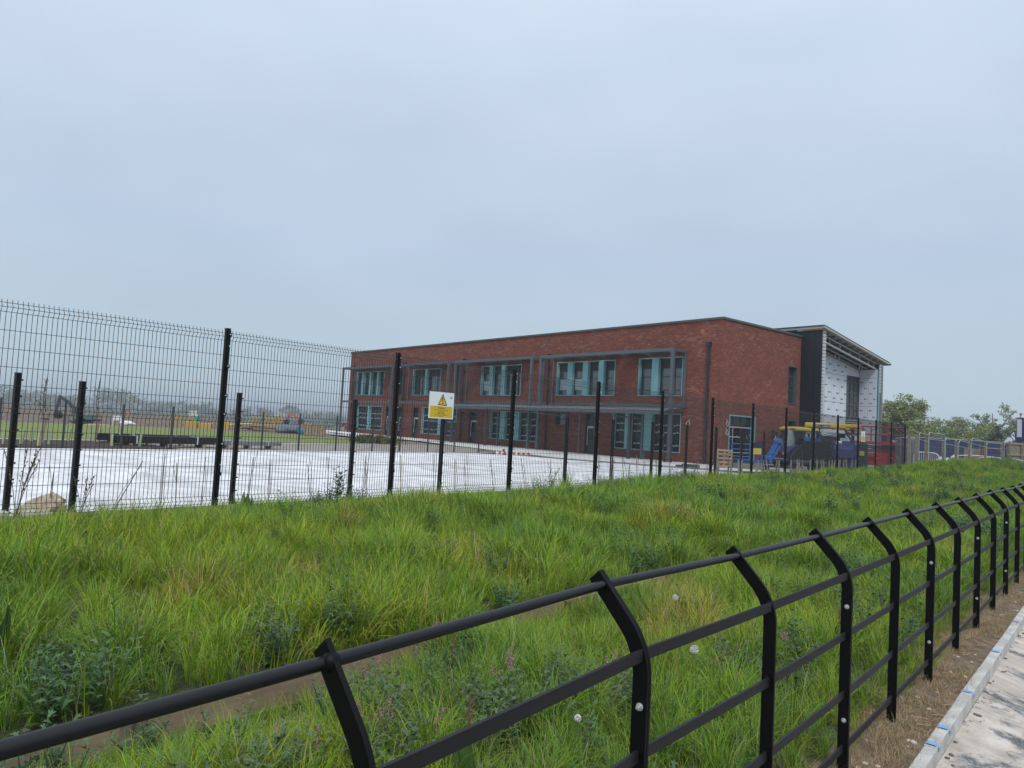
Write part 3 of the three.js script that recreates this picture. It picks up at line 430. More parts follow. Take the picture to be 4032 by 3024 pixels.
// ---------- welded mesh security fence ----------
const meshBase = s => table([[-2, 0.185], [4.73, 0.19], [16.73, 0.21], [31.73, 0.28], [43.73, 0.35]], s);
{
  const prof = [[2.435, 0], [2.40, 0], [2.35, 0.042], [2.30, 0], [1.30, 0], [1.25, 0.042], [1.20, 0], [0.2, 0], [0.15, 0.042], [0.1, 0], [0.04, 0]];
  const sweep = (pts, r) => { // square wire along a polyline
    const p = [], ix = []; pts.forEach((c, i) => { const a = pts[Math.max(0, i - 1)], b = pts[Math.min(pts.length - 1, i + 1)], d = V(b[0] - a[0], b[1] - a[1], b[2] - a[2]).normalize(), q = Math.abs(d.z) > 0.9 ? V(1, 0, 0) : V(0, 0, 1), u = d.clone().cross(q).normalize(); for (const [x, y] of [[1, 1], [-1, 1], [-1, -1], [1, -1]]) p.push(c[0] + (u.x * x + q.x * y) * r, c[1] + (u.y * x + q.y * y) * r, c[2] + (u.z * x + q.z * y) * r); });
    for (let i = 0; i < pts.length - 1; i++) for (let k = 0; k < 4; k++) { const a = i * 4 + k, b = i * 4 + (k + 1) % 4, c = a + 4, d = b + 4; ix.push(a, b, c, b, d, c); }
    const g = new THREE.BufferGeometry(); g.setAttribute('position', new THREE.Float32BufferAttribute(p, 3)); g.setIndex(ix); g.computeVertexNormals(); return g;
  };
  const parts = []; for (let i = 0; i < 58; i++) parts.push(sweep(prof.map(([y, n]) => [n, y, -(0.075 + i * 0.05)]), 0.0026));
  for (const [y, n] of [[2.40, 0], [2.35, 0.042], [2.30, 0], [2.1, 0], [1.9, 0], [1.7, 0], [1.5, 0], [1.30, 0], [1.25, 0.042], [1.20, 0], [1.0, 0], [0.8, 0], [0.6, 0], [0.4, 0], [0.2, 0], [0.15, 0.042], [0.1, 0]]) parts.push(sweep([[n - 0.004, y, -0.035], [n - 0.004, y, -2.965]], 0.0028));
  const panel = mg(parts), post = mg([rb(0.06, 2.75, 0.06, 0.004, 0, 1.08, 0), bx(0.064, 0.012, 0.064, 0, 2.46, 0)]), clamp = mg([rb(0.012, 2.36, 0.036, 0.003, 0.037, 1.26, -0.012), ...[2.38, 1.95, 1.55, 1.3, 0.9, 0.5].map(y => rb(0.018, 0.05, 0.055, 0.004, 0.045, y, -0.012))]);
  const bolt = mg(new THREE.SphereGeometry(0.0115, 8, 6));
  const fence = thing('mesh_fence', 'tall black welded mesh security fence along the top of the bank', 'fence');
  for (let i = -2; i < 14; i++) {
    const s = 4.73 + 3 * i, g = sub('post', fence); g.position.set(-9.26, meshBase(s), -s);
    MS('upright', post, MAT.blackPost, g); MS('clamp_bar', clamp, MAT.blackPost, g); for (const y of [2.38, 2.22, 1.95, 1.55, 1.30, 0.9, 0.62, 0.18]) MS('bolt', bolt, MAT.bolt, g).position.set(0.054, y, -0.016);
    if (i < 13) { const m = MS('mesh_panel', panel, MAT.wire, fence); m.position.set(-9.262, meshBase(s + 1.5), -s); }
  }
}
{ // warning sign on the mesh
  const cv = document.createElement('canvas'); cv.width = 900; cv.height = 705; const q = cv.getContext('2d');
  q.fillStyle = '#e9edf2'; q.fillRect(0, 0, 900, 705); q.fillStyle = '#d9b62a'; q.fillRect(40, 372, 820, 308);
  q.fillStyle = '#17130f'; q.beginPath(); q.moveTo(480, 34); q.lineTo(655, 352); q.lineTo(305, 352); q.closePath(); q.fill();
  q.fillStyle = '#e0bd2c'; q.beginPath(); q.moveTo(480, 86); q.lineTo(614, 328); q.lineTo(346, 328); q.closePath(); q.fill();
  q.fillStyle = '#17130f'; q.beginPath(); q.moveTo(458, 140); q.lineTo(502, 140); q.lineTo(492, 258); q.lineTo(468, 258); q.closePath(); q.fill(); q.beginPath(); q.arc(480, 291, 21, 0, 7); q.fill();
  q.fillStyle = '#3c4660'; q.fillRect(742, 118, 96, 22); q.beginPath(); q.arc(790, 88, 15, 0, 7); q.fill(); q.fillStyle = '#e9edf2'; q.beginPath(); q.moveTo(772, 70); q.lineTo(790, 92); q.lineTo(808, 70); q.fill(); q.fillStyle = '#8e96a6'; q.fillRect(742, 152, 96, 8);
  q.fillStyle = '#2a2413'; q.textAlign = 'center'; q.font = 'bold 62px sans-serif'; q.fillText('Rhybudd', 450, 442); q.fillText('Warning', 450, 580);
  q.font = 'bold 32px sans-serif'; q.fillText('Safleoedd adeiladu yn beryglus', 450, 486); q.fillText('Cadwch allan', 450, 522); q.fillText('Building Sites are dangerous', 450, 622); q.fillText('Keep Out', 450, 660);
  const t = new THREE.CanvasTexture(cv); t.colorSpace = THREE.SRGBColorSpace;
  const sg = thing('warning_sign', 'white and yellow warning sign with black triangle on the mesh fence', 'sign', [-9.185, 1.835, -8.72]);
  M('plate', rb(0.004, 0.47, 0.6, 0.0015), MAT.white, sg); const f = new THREE.PlaneGeometry(0.594, 0.464); f.rotateY(Math.PI / 2); M('printed_face', f.translate(0.0045, 0, 0), std({ map: t, roughness: 0.4 }), sg);
  for (const [y, z] of [[0.22, 0.285], [0.22, -0.285], [-0.22, 0.285], [-0.22, -0.285]]) M('cable_tie', new THREE.TorusGeometry(0.022, 0.0025, 5, 10).rotateY(0.6).translate(-0.015, y, z), MAT.blackPost, sg);
}
{ // unfinished second fence: bare posts
  const fit = mg([1.83, 1.62, 1.4, 1.19, 0.98, 0.77, 0.56, 0.35, 0.14].map(y => rb(0.02, 0.022, 0.02, 0.003, 0.03, y - 0.02, -0.045)));
  const pg = mg([rb(0.065, 1.95, 0.065, 0.004, 0, 0.92, 0), bx(0.07, 0.012, 0.07, 0, 1.896, 0)]); let p0; seed(3);
  [2.75, 3.45, 5.69, 7.92, 10.13, 12.3, 14.4, 16.5, 18.65, 20.8, 22.95, 25.1, 27.2].forEach((s, i) => {
    const x = i === 0 ? -10.75 : -10.6, y = -0.02, L = i === 0 ? 'black steel post with clips leftmost behind the mesh fence beside leafy shrub' : i === 1 ? 'black steel post with clips beside the sandbag behind the mesh fence' : 'short black steel post with clips, no mesh, behind the tall mesh fence';
    if (!p0) { p0 = thing('fence_post', L, 'fence post', [x, y, -s], 0, 'bare posts of the unfinished fence'); MS('upright', pg, MAT.blackPost, p0); MS('clips', fit, MAT.blackPost, p0); }
    else { const c = copy(p0, [x, y, -s], rr(-0.05, 0.05), L); c.scale.y = 0.97 + 0.04 * R(); }
  });
  const fg = mg([rb(0.06, 1.7, 0.06, 0.004, 0, 0.75, 0)]); let f0; const fm = flat(0.028, 0.032, 0.038, 0.5);
  [4.8, 6.7, 8.6, 10.46, 12.25, 14.15, 16.05, 17.87, 19.82, 21.9, 23.7, 25.6, 27.5, 29.4].forEach((s, i) => {
    const x = -27.78, y = -0.05, L = 'thin dark grey steel post in a row along the far edge of the yard';
    if (!f0) { f0 = thing('thin_post', L, 'fence post', [x, y, -s], 0, 'thin posts at the far edge of the yard'); MS('upright', fg, fm, f0); MS('cap', mg(bx(0.064, 0.01, 0.064, 0, 1.604, 0)), fm, f0); } else copy(f0, [x + rr(-0.05, 0.05), y, -s], 0);
  });
}

// ---------- young planting behind the fence ----------
function twigTree(pts, r) { return tubeG(pts, r, 10, 5); }
{
  seed(21); const spots = [[3.09, 3.12, 0.64], [3.84, 4.21, 0.78], [4.48, 4.47, 0.88], [4.72, 4.69, 0.75], [5.07, 5.09, 0.84], [5.77, 5.8, 0.84], [6.14, 6.11, 0.75], [6.95, 6.83, 0.73], [7.26, 7.24, 0.84], [7.96, 7.97, 0.79], [8.11, 8.03, 0.86], [8.84, 8.77, 0.89], [9.71, 9.66, 0.91], [10.33, 10.29, 0.8], [10.62, 10.51, 0.81], [11.5, 11.32, 0.8], [12.55, 12.31, 0.82], [13.42, 13.39, 0.79], [15.49, 15.47, 0.86], [15.94, 15.98, 0.89], [16.16, 16.11, 0.8], [16.71, 16.55, 0.83], [16.82, 16.88, 0.71], [17.46, 17.34, 0.92], [17.65, 17.65, 1.01], [18.42, 18.31, 0.8], [19.35, 19.27, 0.75], [20.06, 20.01, 0.73], [20.95, 20.82, 0.69], [20.99, 21.01, 0.75], [21.6, 21.63, 0.67]];
  spots.forEach(([s0, s1, h], i) => {
    const n = -10.3 + rr(-0.06, 0.06), t = thing('caned_sapling', s0 < 13 ? 'bare sapling tied to a thin brown cane behind the mesh fence' : 'short pale stake and bare sapling in front of the white yard', 'sapling', [n, 0.02, -s0], 0, s0 < 13 ? 'caned saplings behind the mesh fence' : 'staked saplings before the yard');
    const dz = -(s1 - s0);
    M('cane', bar(V(0, 0, 0), V(rr(-0.02, 0.02), h - 0.02, dz), s0 < 13 ? 0.0075 : 0.011, 6, s0 < 13 ? 0.006 : 0.009), s0 < 13 ? MAT.cane : MAT.guard, t);
    const a = V(0.03, 0, 0.03), b = V(0.03 + rr(-0.03, 0.03), h * 0.5, dz * 0.4 + rr(-0.03, 0.03)), c = V(rr(-0.05, 0.06), h * rr(0.85, 1.2), dz + rr(-0.1, 0.08));
    const st = [twigTree([a, b, c], 0.004)]; for (let k = 0; k < 3; k++) { const q = b.clone().lerp(c, rr(0, 0.8)); st.push(bar(q, q.clone().add(V(rr(-0.05, 0.05), rr(0.06, 0.16), rr(-0.1, 0.1))), 0.0025, 4, 0.001)); }
    M('stem', st, s0 < 13 ? MAT.guard : MAT.twig, t);
  });
  const gs = [[22.15, 0.72], [22.54, 0.7], [23.07, 0.83], [23.59, 0.86], [24.26, 0.86], [24.61, 0.86], [25.11, 0.86], [25.89, 0.86], [26.15, 0.86], [26.95, 0.83], [27.77, 0.86], [27.93, 0.86], [28.44, 0.83], [28.89, 0.86], [29.56, 0.83], [29.84, 0.8], [30.17, 0.73], [30.6, 1.0], [31.64, 0.87], [32.22, 0.76], [32.64, 0.83], [33.12, 0.76], [33.57, 0.8], [34.02, 0.76], [34.43, 0.8], [34.9, 0.84], [35.51, 0.72], [36.13, 0.84], [36.58, 0.84], [36.97, 0.8], [37.3, 0.88], [37.91, 0.8], [38.19, 0.84], [38.74, 0.72]];
  const sl = [0, 1, 2].map(k => { seed(40 + k); const g = new THREE.CylinderGeometry(0.022, 0.034, 0.66, 9, 6, true), p = g.attributes.position; for (let i = 0; i < p.count; i++) { const y = p.getY(i) + 0.33; p.setX(i, p.getX(i) * rr(0.8, 1.2) + 0.02 * Math.sin(y * 5 + k)); p.setZ(i, p.getZ(i) * rr(0.8, 1.2)); p.setY(i, y); } g.computeVertexNormals(); return mg(g); });
  seed(44); gs.forEach(([s, h], i) => {
    const t = thing('guarded_sapling', 'sapling in a pale crumpled guard sleeve with cane in front of the parked machines', 'sapling', [-10.3 + rr(-0.12, 0.12), 0.0, -s], rr(0, 6), 'guarded saplings along the crest'); t.rotation.z = rr(-0.1, 0.1);
    const m = MS('guard_sleeve', sl[i % 3], MAT.guard, t); m.position.y = 0.12; m.scale.set(rr(0.9, 1.3), 1, rr(0.9, 1.3)); M('cane', bar(V(0.02, 0, 0), V(0.02 + rr(-0.03, 0.03), h + 0.12, 0), 0.008, 5), MAT.cane, t);
  });
}
{ // leafy shrubs and sandbag at the left end
  seed(71); const leafg = (x, y, z, l, a, b) => { const g = new THREE.PlaneGeometry(l * 0.5, l, 1, 2), p = g.attributes.position; p.setX(0, p.getX(0) * 0.2); p.setX(1, p.getX(1) * 0.2); p.setX(4, p.getX(4) * 0.4); p.setX(5, p.getX(5) * 0.4); p.setZ(2, l * 0.08); p.setZ(3, l * 0.08); g.translate(0, l / 2, 0); return place(g, x, y, z, a, b, 0); };
  for (const [x, s, n, h, L] of [[-10.2, 2.72, 6, 0.95, 'upright leafy shrub growing at the leftmost black post'], [-10.15, 3.42, 4, 0.55, 'small twiggy shrub with withered leaves between the black posts'], [-10.3, 2.35, 4, 0.9, 'thin stemmed shrub cut by the left picture edge']]) {
    const t = thing('shrub', L, 'shrub', [x, 0.08, -s]), st = [], lf = [];
    for (let i = 0; i < n; i++) { const a = rr(0, 6.3), e = V(Math.cos(a) * 0.18 * h, h * rr(0.7, 1), Math.sin(a) * 0.2 * h), m = V(e.x * 0.35, e.y * 0.5, e.z * 0.35); st.push(twigTree([V(0, 0, 0), m, e], 0.0045)); for (let k = 0; k < 9; k++) { const q = m.clone().lerp(e, k / 8); lf.push(leafg(q.x + rr(-0.015, 0.015), q.y, q.z + rr(-0.015, 0.015), rr(0.03, 0.055), rr(0.3, 1.3), rr(0, 6.3))); } }
    M('stem', st, MAT.twig, t); M('foliage', lf, flat(0.13, 0.145, 0.06, 0.8, { side: THREE.DoubleSide }), t);
  }
  { // bigger young trees on the mulch bed, with leaning stakes
    for (const [x, s, h, lean, leaves, L] of [[-27.95, 8.0, 2.35, -0.25, 1, 'young tree with few leaves and a leaning stake on the mulch bed'], [-29.2, 10.1, 2.5, -0.2, 0, 'bare young tree with a leaning stake right of the leafy one'], [-29.5, 5.6, 2.4, 0.1, 0, 'bare young tree at the left picture edge']]) {
      const t = thing('young_tree', L, 'tree', [x, -0.04, -s]), st = [], lf = [];
      st.push(tubeG([V(0, 0, 0), V(0.04, h * 0.4, 0.02), V(-0.03, h * 0.75, 0.05), V(0.02, h, 0)], 0.018, 12, 6));
      for (let i = 0; i < 14; i++) { const y = h * rr(0.42, 0.98), a = rr(0, 6.3), l = rr(0.25, 0.6) * (1.25 - y / h), q = V(Math.cos(a) * l, y + l * 0.9, Math.sin(a) * l); st.push(bar(V(0, y, 0), q, 0.008, 4, 0.003)); for (let k = 0; k < (leaves ? 7 : 0); k++) { const w = V(0, y, 0).lerp(q, rr(0.3, 1)); lf.push(leafg(w.x, w.y, w.z, rr(0.05, 0.1), rr(0, 3), rr(0, 6.3))); } }
      M('trunk', st, MAT.twig, t); if (leaves) M('crown', lf, flat(0.17, 0.16, 0.09, 0.8, { side: THREE.DoubleSide }), t);
      M('stake', bar(V(0.25, 0, 0.1), V(0.25 + lean * 1.3, 1.15, 0.1 + lean), 0.032, 7), MAT.cane, t); M('tie', bx(0.3, 0.04, 0.05, 0.05, 0.95, -0.02, 0, 0.4, 0), MAT.rubber, t);
    }
  }
  const bag = new THREE.SphereGeometry(1, 40, 28), p = bag.attributes.position;
  for (let i = 0; i < p.count; i++) { const x = p.getX(i), y = p.getY(i), z = p.getZ(i), f = fbm(x * 1.6, y * 1.6, z * 1.6 + 4, 3), c = Math.abs(fbm(x * 3.2 + 3, y * 2.2, z * 3.2, 3)); const k = 0.97 + 0.4 * f + 0.45 * c; p.setXYZ(i, x * 0.2 * k, Math.max(-0.13, y * 0.2 * k - 0.09 * z + 0.02 * Math.sin(z * 9 + x * 4)), z * 0.32 * k); }
  bag.computeVertexNormals(); const sb = thing('sandbag', 'crumpled tan woven sack lying behind the left end of the mesh fence', 'sack', [-10.35, 0.15, -3.02], 0.25); sb.scale.set(0.85, 0.82, 0.9);
  M('sack', bag, mottled(256, [0.50, 0.39, 0.27], [0.64, 0.53, 0.40], 0.5, { f: 4, z: 21, speck: 0.08, bump: 0.004 }), sb); M('tied_neck', [bar(V(0, 0.1, -0.2), V(0.03, 0.2, -0.27), 0.06, 11, 0.085)], flat(0.5, 0.4, 0.29, 0.9), sb); M('cord', new THREE.TorusGeometry(0.068, 0.008, 6, 14).rotateX(1.2).translate(0.01, 0.12, -0.22), flat(0.02, 0.03, 0.09, 0.7), sb);
  seed(5); [[-10.1, 2.85, 0.09], [-10.05, 3.0, 0.07], [-10.2, 2.6, 0.06]].forEach(([x, s, r], i) => { const g = new THREE.IcosahedronGeometry(r, 2), q = g.attributes.position; for (let k = 0; k < q.count; k++) { const f = 1 + 0.5 * fbm(q.getX(k) * 9 + i * 3, q.getY(k) * 9, q.getZ(k) * 9, 3); q.setXYZ(k, q.getX(k) * f, q.getY(k) * f * 0.7, q.getZ(k) * f); } const v = mergeVertices(g); v.computeVertexNormals(); const m = M('stone', v, MAT.apron); m.position.set(x, 0.15, -s); tag(m, 'pale lump of rubble beside the tan sack', 'stone', 'rubble by the sack'); });
}
{ // tree tubes on the mulch bed
  const tg = mg([new THREE.CylinderGeometry(0.045, 0.05, 0.52, 12, 1, true).translate(0, 0.25, 0), new THREE.TorusGeometry(0.046, 0.006, 5, 14).rotateX(Math.PI / 2).translate(0, 0.51, 0)]), st = mg([bar(V(0.06, 0, 0), V(0.06, 0.56, 0), 0.012, 6)]); let t0; seed(90); const tm = MAT.tube.clone(); tm.side = THREE.DoubleSide;
  for (const [x, z] of [[-28.96, -7.17], [-29.1, -7.71], [-30.85, -8.51], [-28.24, -7.99], [-30.11, -8.65], [-28.82, -8.47], [-32.24, -10.99], [-31.68, -11.06], [-31.83, -11.52], [-28.3, -10.37], [-29.33, -11.52], [-28.54, -11.43], [-31.28, -9.84], [-30.5, -6.6]]) {
    const y = -0.03; if (!t0) { t0 = thing('tree_tube', 'pale green plastic tree tube standing on the dark mulch bed', 'tree tube', [x, y, z], 0, 'tree tubes on the mulch bed'); MS('tube', tg, tm, t0); MS('stake', st, MAT.wood, t0); t0.rotation.z = rr(-0.1, 0.1); }
    else { const c = copy(t0, [x, y, z], rr(0, 6)); c.rotation.z = rr(-0.14, 0.14); c.rotation.x = rr(-0.14, 0.14); }
  }
}

// ---------- long grass and weeds ----------
function bladeTuft(n, rad, len, wid, bend, tint) { // n curved tapering blades; each has its own colour
  const p = [], c = [], nrm = [], ix = [], K = 5;
  for (let b = 0; b < n; b++) {
    const a = rr(0, 6.283), rad0 = rad * Math.sqrt(R()), bx0 = Math.cos(a) * rad0, bz0 = Math.sin(a) * rad0, d = a + rr(-1.1, 1.1), L = len * rr(0.45, 1.1), w = wid * rr(0.6, 1.25), B = bend * rr(0.25, 1.35), tw = rr(-0.5, 0.5), col = tint(R());
    let x = bx0, y = -0.02, z = bz0, th = rr(0.02, 0.3); const base = p.length / 3;
    for (let k = 0; k < K; k++) {
      const t = k / (K - 1), ww = w * (1 - t * t * 0.97) * 0.5, sx = -Math.sin(d + tw * t), sz = Math.cos(d + tw * t), nx = -Math.cos(th) * Math.cos(d), ny = Math.sin(th), nz = -Math.cos(th) * Math.sin(d);
      p.push(x + sx * ww, y, z + sz * ww, x - sx * ww, y, z - sz * ww); for (let q = 0; q < 2; q++) { c.push(...col); nrm.push(nx, ny, nz); }
      const l = L / (K - 1); x += Math.sin(th) * Math.cos(d) * l; z += Math.sin(th) * Math.sin(d) * l; y += Math.cos(th) * l; th += B / (K - 1) * (0.5 + t);
    }
    for (let k = 0; k < K - 1; k++) { const o = base + k * 2; ix.push(o, o + 1, o + 2, o + 1, o + 3, o + 2); }
  }
  const g = new THREE.BufferGeometry(); g.setAttribute('position', new THREE.Float32BufferAttribute(p, 3)); g.setAttribute('color', new THREE.Float32BufferAttribute(c, 3)); g.setIndex(ix); g.computeVertexNormals(); return g;
}
function leafyWeed(stems, h, leaf, spread, tint) { // upright stems set with small narrow leaves
  const p = [], c = [], ix = [];
  const quad = (o, dir, side, l, w, col) => { const b = p.length / 3, m = o.clone().addScaledVector(dir, l * 0.5), t = o.clone().addScaledVector(dir, l); t.y -= l * 0.12; for (const v of [o, m.clone().addScaledVector(side, w), t, m.clone().addScaledVector(side, -w)]) { p.push(v.x, v.y, v.z); c.push(...col); } ix.push(b, b + 1, b + 2, b, b + 2, b + 3); };
  for (let s = 0; s < stems; s++) {
    const a = rr(0, 6.283), e = V(Math.cos(a) * spread * R(), h * rr(0.55, 1.1), Math.sin(a) * spread * R()), o = V(e.x * 0.25, -0.01, e.z * 0.25);
    quad(o, e.clone().sub(o).normalize(), V(0.7, 0, 0.7), e.distanceTo(o), 0.003, tint(0.2));
    const N = 16; for (let k = 0; k < N; k++) { const t = 0.12 + 0.88 * k / N, q = o.clone().lerp(e, t), b = k * 2.4 + a, up = rr(0.15, 0.9), d = V(Math.cos(b), up, Math.sin(b)).normalize(), sd = V(-Math.sin(b), rr(-0.3, 0.3), Math.cos(b)).normalize(), l = leaf * rr(0.6, 1.2) * (1.15 - 0.5 * t), col = tint(R()); quad(q, d, sd, l, l * 0.16, col); const f = q.clone().addScaledVector(d, l * 0.45); for (const sg of [-1, 1]) quad(f, d.clone().addScaledVector(sd, sg * 0.9).normalize(), d, l * 0.5, l * 0.1, col); }
  }
  const g = new THREE.BufferGeometry(); g.setAttribute('position', new THREE.Float32BufferAttribute(p, 3)); g.setAttribute('color', new THREE.Float32BufferAttribute(c, 3)); g.setIndex(ix); g.computeVertexNormals(); return g;
}
const grassMat = new THREE.MeshPhysicalMaterial({ color: C(1, 1, 1), vertexColors: true, roughness: 0.68, specularIntensity: 0.5, transmission: 0.24, thickness: 0, side: THREE.DoubleSide });
const weedMat = new THREE.MeshPhysicalMaterial({ color: C(1, 1, 1), vertexColors: true, roughness: 0.75, transmission: 0.15, thickness: 0, side: THREE.DoubleSide });
const dryMat = std({ color: C(1, 1, 1), vertexColors: true, roughness: 0.9, side: THREE.DoubleSide });
const mixc = (a, b, t) => a.map((v, i) => lerp(v, b[i], t));
const greenTint = t => t < 0.09 ? mixc([0.50, 0.41, 0.20], [0.38, 0.33, 0.10], R()) : t < 0.45 ? mixc([0.29, 0.395, 0.014], [0.37, 0.455, 0.024], R()) : t < 0.8 ? mixc([0.16, 0.31, 0.014], [0.25, 0.40, 0.03], R()) : mixc([0.11, 0.24, 0.035], [0.19, 0.33, 0.10], R());
const weedTint = t => mixc([0.058, 0.115, 0.040], [0.105, 0.18, 0.075], t);
const dryTint = t => t < 0.1 ? [0.17, 0.19, 0.05] : mixc([0.27, 0.18, 0.085], [0.44, 0.33, 0.19], t);
function stuff(name, label, category, geos, mat, items) { // items: [x, y, z, turn, lean, scale, yscale, colour]
  const top = new THREE.Group(); top.name = numbered(name); scene.add(top); tag(top, label, category, null, 'stuff');
  const by = geos.map(() => []); items.forEach((it, i) => by[(it.v ?? i) % geos.length].push(it)); const m4 = new THREE.Matrix4(), q = new THREE.Quaternion(), e = new THREE.Euler();
  geos.forEach((g, k) => { if (!by[k].length) return; const im = new THREE.InstancedMesh(g, mat, by[k].length); im.name = name + '_clump'; im.castShadow = im.receiveShadow = true;
    by[k].forEach((it, i) => { q.setFromEuler(e.set(it.lx ?? 0, it.r, it.lz ?? 0, 'XZY')); m4.compose(V(it.x, it.y, it.z), q, V(it.s, it.s * (it.h ?? 1), it.s)); im.setMatrixAt(i, m4); im.setColorAt(i, it.c ?? C(1, 1, 1)); }); top.add(im); });
  return top;
}
{
  seed(1234);
  const near = [0, 1, 2, 3, 4, 5].map(() => bladeTuft(26, 0.055, 0.40, 0.0058, 2.4, greenTint)), mid = [0, 1, 2, 3].map(() => bladeTuft(34, 0.11, 0.42, 0.0078, 2.2, greenTint)), far = [0, 1, 2].map(() => bladeTuft(44, 0.26, 0.36, 0.0125, 1.9, greenTint));
  let kx = 0, ks = 0, kh = 1, kc = 1; const A = [], Bm = [], Cf = [], W = [], D = [];
  const cell = 0.5, dens = d => d < 4.5 ? 230 : d < 8.5 ? 190 : d < 13 ? 135 : d < 20 ? 70 : d < 32 ? 30 : d < 50 ? 17 : 9;
  for (let s = -1.5; s < 108; s += cell) for (let n = -9.6; n < -0.9; n += cell) {
    const d = Math.hypot(n + cell / 2, s + cell / 2, 1.5); if (s > 4 && -n / s < 0.05) continue;
    const K = dens(d) * cell * cell * (n > -3.6 && n < -2.6 && d < 12 ? 1.7 : 1), cnt = Math.floor(K) + (R() < K % 1 ? 1 : 0);
    for (let i = 0; i < cnt; i++) {
      if (i % 6 === 0) { kx = n + R() * cell; ks = s + R() * cell; kh = rr(0.72, 1.3); kc = rr(0.86, 1.14); } const kr = d < 13 ? 0.1 : 0.22, ka = rr(0, 6.28), kd = kr * Math.sqrt(R()), x = kx + Math.cos(ka) * kd, S0 = ks + Math.sin(ka) * kd, z = -S0; if (x < -9.55 || x > -1.02 || (x < -3.46 && x > -3.62)) continue;
      const patch = fbm(x * 0.55 + 3, z * 0.55, 2, 3), ht = fbm(x * 0.8, z * 0.8 + 9, 5, 3), wd = fbm(x * 0.65 + 20, z * 0.5, 8, 3);
      const edge = sm(-1.02, -1.5, x), bare = wd > 0.27 ? 0.45 : 1; if (R() > bare * (0.35 + 0.65 * edge)) continue;
      const by = bankY(x, S0), k = clamp(0.5 + 1.6 * patch), dead = fbm(x * 0.9 - 7, z * 0.9, 1, 2) > 0.30;
      const c = dead ? C(rr(1.15, 1.5), rr(0.85, 1.0), rr(1.3, 2.0)) : C(lerp(0.62, 1.06, k) * kc * rr(0.9, 1.12), lerp(0.76, 1.0, k) * kc * rr(0.92, 1.1), lerp(1.05, 0.75, k) * rr(0.85, 1.15));
      const low = S0 < 2.4 && x < -7.2 ? 0.62 : 1, sc = (x > -3.5 ? 0.66 : d > 20 ? 0.66 : 0.70) * low * (x > -3.5 && S0 < 3.3 ? lerp(1, 0.52, sm(-2.7, -3.3, x)) : x > -3.5 ? 1 : 1) * (0.8 + 0.75 * clamp(0.5 + 1.3 * ht)) * rr(0.8, 1.15) * lerp(0.5, 1, edge) * kh;
      (d < 9 ? A : d < 20 ? Bm : Cf).push({ x, y: by, z, r: rr(0, 6.28), s: sc * (S0 < 14 ? lerp(1, 0.36, sm(-7.4, -9.0, x)) : 1), h: rr(0.85, 1.1), lx: -Math.sin(ka) * 1.8 * kd + rr(-0.15, 0.15), lz: -Math.cos(ka) * 1.8 * kd + rr(-0.15, 0.15), c });
    }
    // weeds gather in their own patches
    const wd = fbm((n + 0.25) * 0.65 + 20, -(s + 0.25) * 0.5, 8, 3); const wk = (wd > 0.24 ? 5 : wd > 0.15 ? 1.0 : 0.12) * (d < 14 ? 1 : d < 30 ? 0.55 : 0.25), wc = Math.floor(wk * cell * cell * 4) + (R() < (wk * cell * cell * 4) % 1 ? 1 : 0);
    for (let i = 0; i < wc; i++) { const x = n + R() * cell, S0 = s + R() * cell; if (x > -1.25 || x < -9.3 || (x < -3.44 && x > -3.64)) continue; W.push({ x, y: bankY(x, S0), z: -S0, r: rr(0, 6.28), s: rr(0.7, 1.35) * (d > 14 ? 1.35 : 1), h: rr(0.8, 1.25), c: C(rr(0.8, 1.15), rr(0.85, 1.15), rr(0.8, 1.3)) }); }
  }
  stuff('long_grass', 'long unmown green grass covering the verge and the near bank', 'grass', near, grassMat, A);
  stuff('bank_grass', 'long green grass on the middle stretch of the bank', 'grass', mid, grassMat, Bm);
  stuff('distant_grass', 'green grass on the far stretch of the bank up to the crest', 'grass', far, grassMat, Cf);
  const weeds = [0, 1, 2, 3].map(() => leafyWeed(9, 0.27, 0.052, 0.15, weedTint));
  stuff('leafy_weeds', 'bluish green feathery weeds growing in patches through the grass', 'weeds', weeds, weedMat, W);
  // killed brown grass along the kerb
  const dry = [0, 1, 2].map(() => bladeTuft(20, 0.045, 0.075, 0.0026, 2.6, dryTint));
  for (let s = 1.5; s < 45; s += 0.25) for (let n = -1.3; n < -0.8; n += 0.1) { const d = Math.hypot(n, s), K = (d < 8 ? 900 : d < 14 ? 450 : 150) * 0.025, cnt = Math.floor(K) + (R() < K % 1 ? 1 : 0); for (let i = 0; i < cnt; i++) { const x = n + R() * 0.1, S0 = s + R() * 0.25; if (x > -0.8 || fbm(x * 3, S0 * 1.4, 3, 3) > 0.2 || R() > sm(-1.34, -1.08, x)) continue; D.push({ x, y: bankY(x, S0), z: -S0, r: rr(0, 6.28), s: rr(0.6, 1.3), h: rr(0.6, 1.2), lx: rr(-0.3, 0.3), lz: rr(-0.3, 0.3), c: C(rr(0.8, 1.15), rr(0.8, 1.12), rr(0.8, 1.15)) }); } }
  stuff('dead_grass', 'short brown dead grass strip between the railing and the kerb', 'grass', dry, dryMat, D);
  // loose straws on the dead strip and dust
  const st = []; for (let i = 0; i < 90; i++) st.push({ x: rr(-1.05, -0.8), y: 0.02, z: -rr(2.5, 14), r: rr(0, 6.28), s: rr(0.6, 1.6), h: 1, c: C(1, 1, 1) });
  stuff('loose_straw', 'loose pale straws lying on the dead grass strip', 'straw', [mg(bx(0.06, 0.0018, 0.0022)).setAttribute('color', new THREE.Float32BufferAttribute(Array.from({ length: 36 }, () => [0.5, 0.41, 0.26]).flat(), 3))], dryMat, st);
}
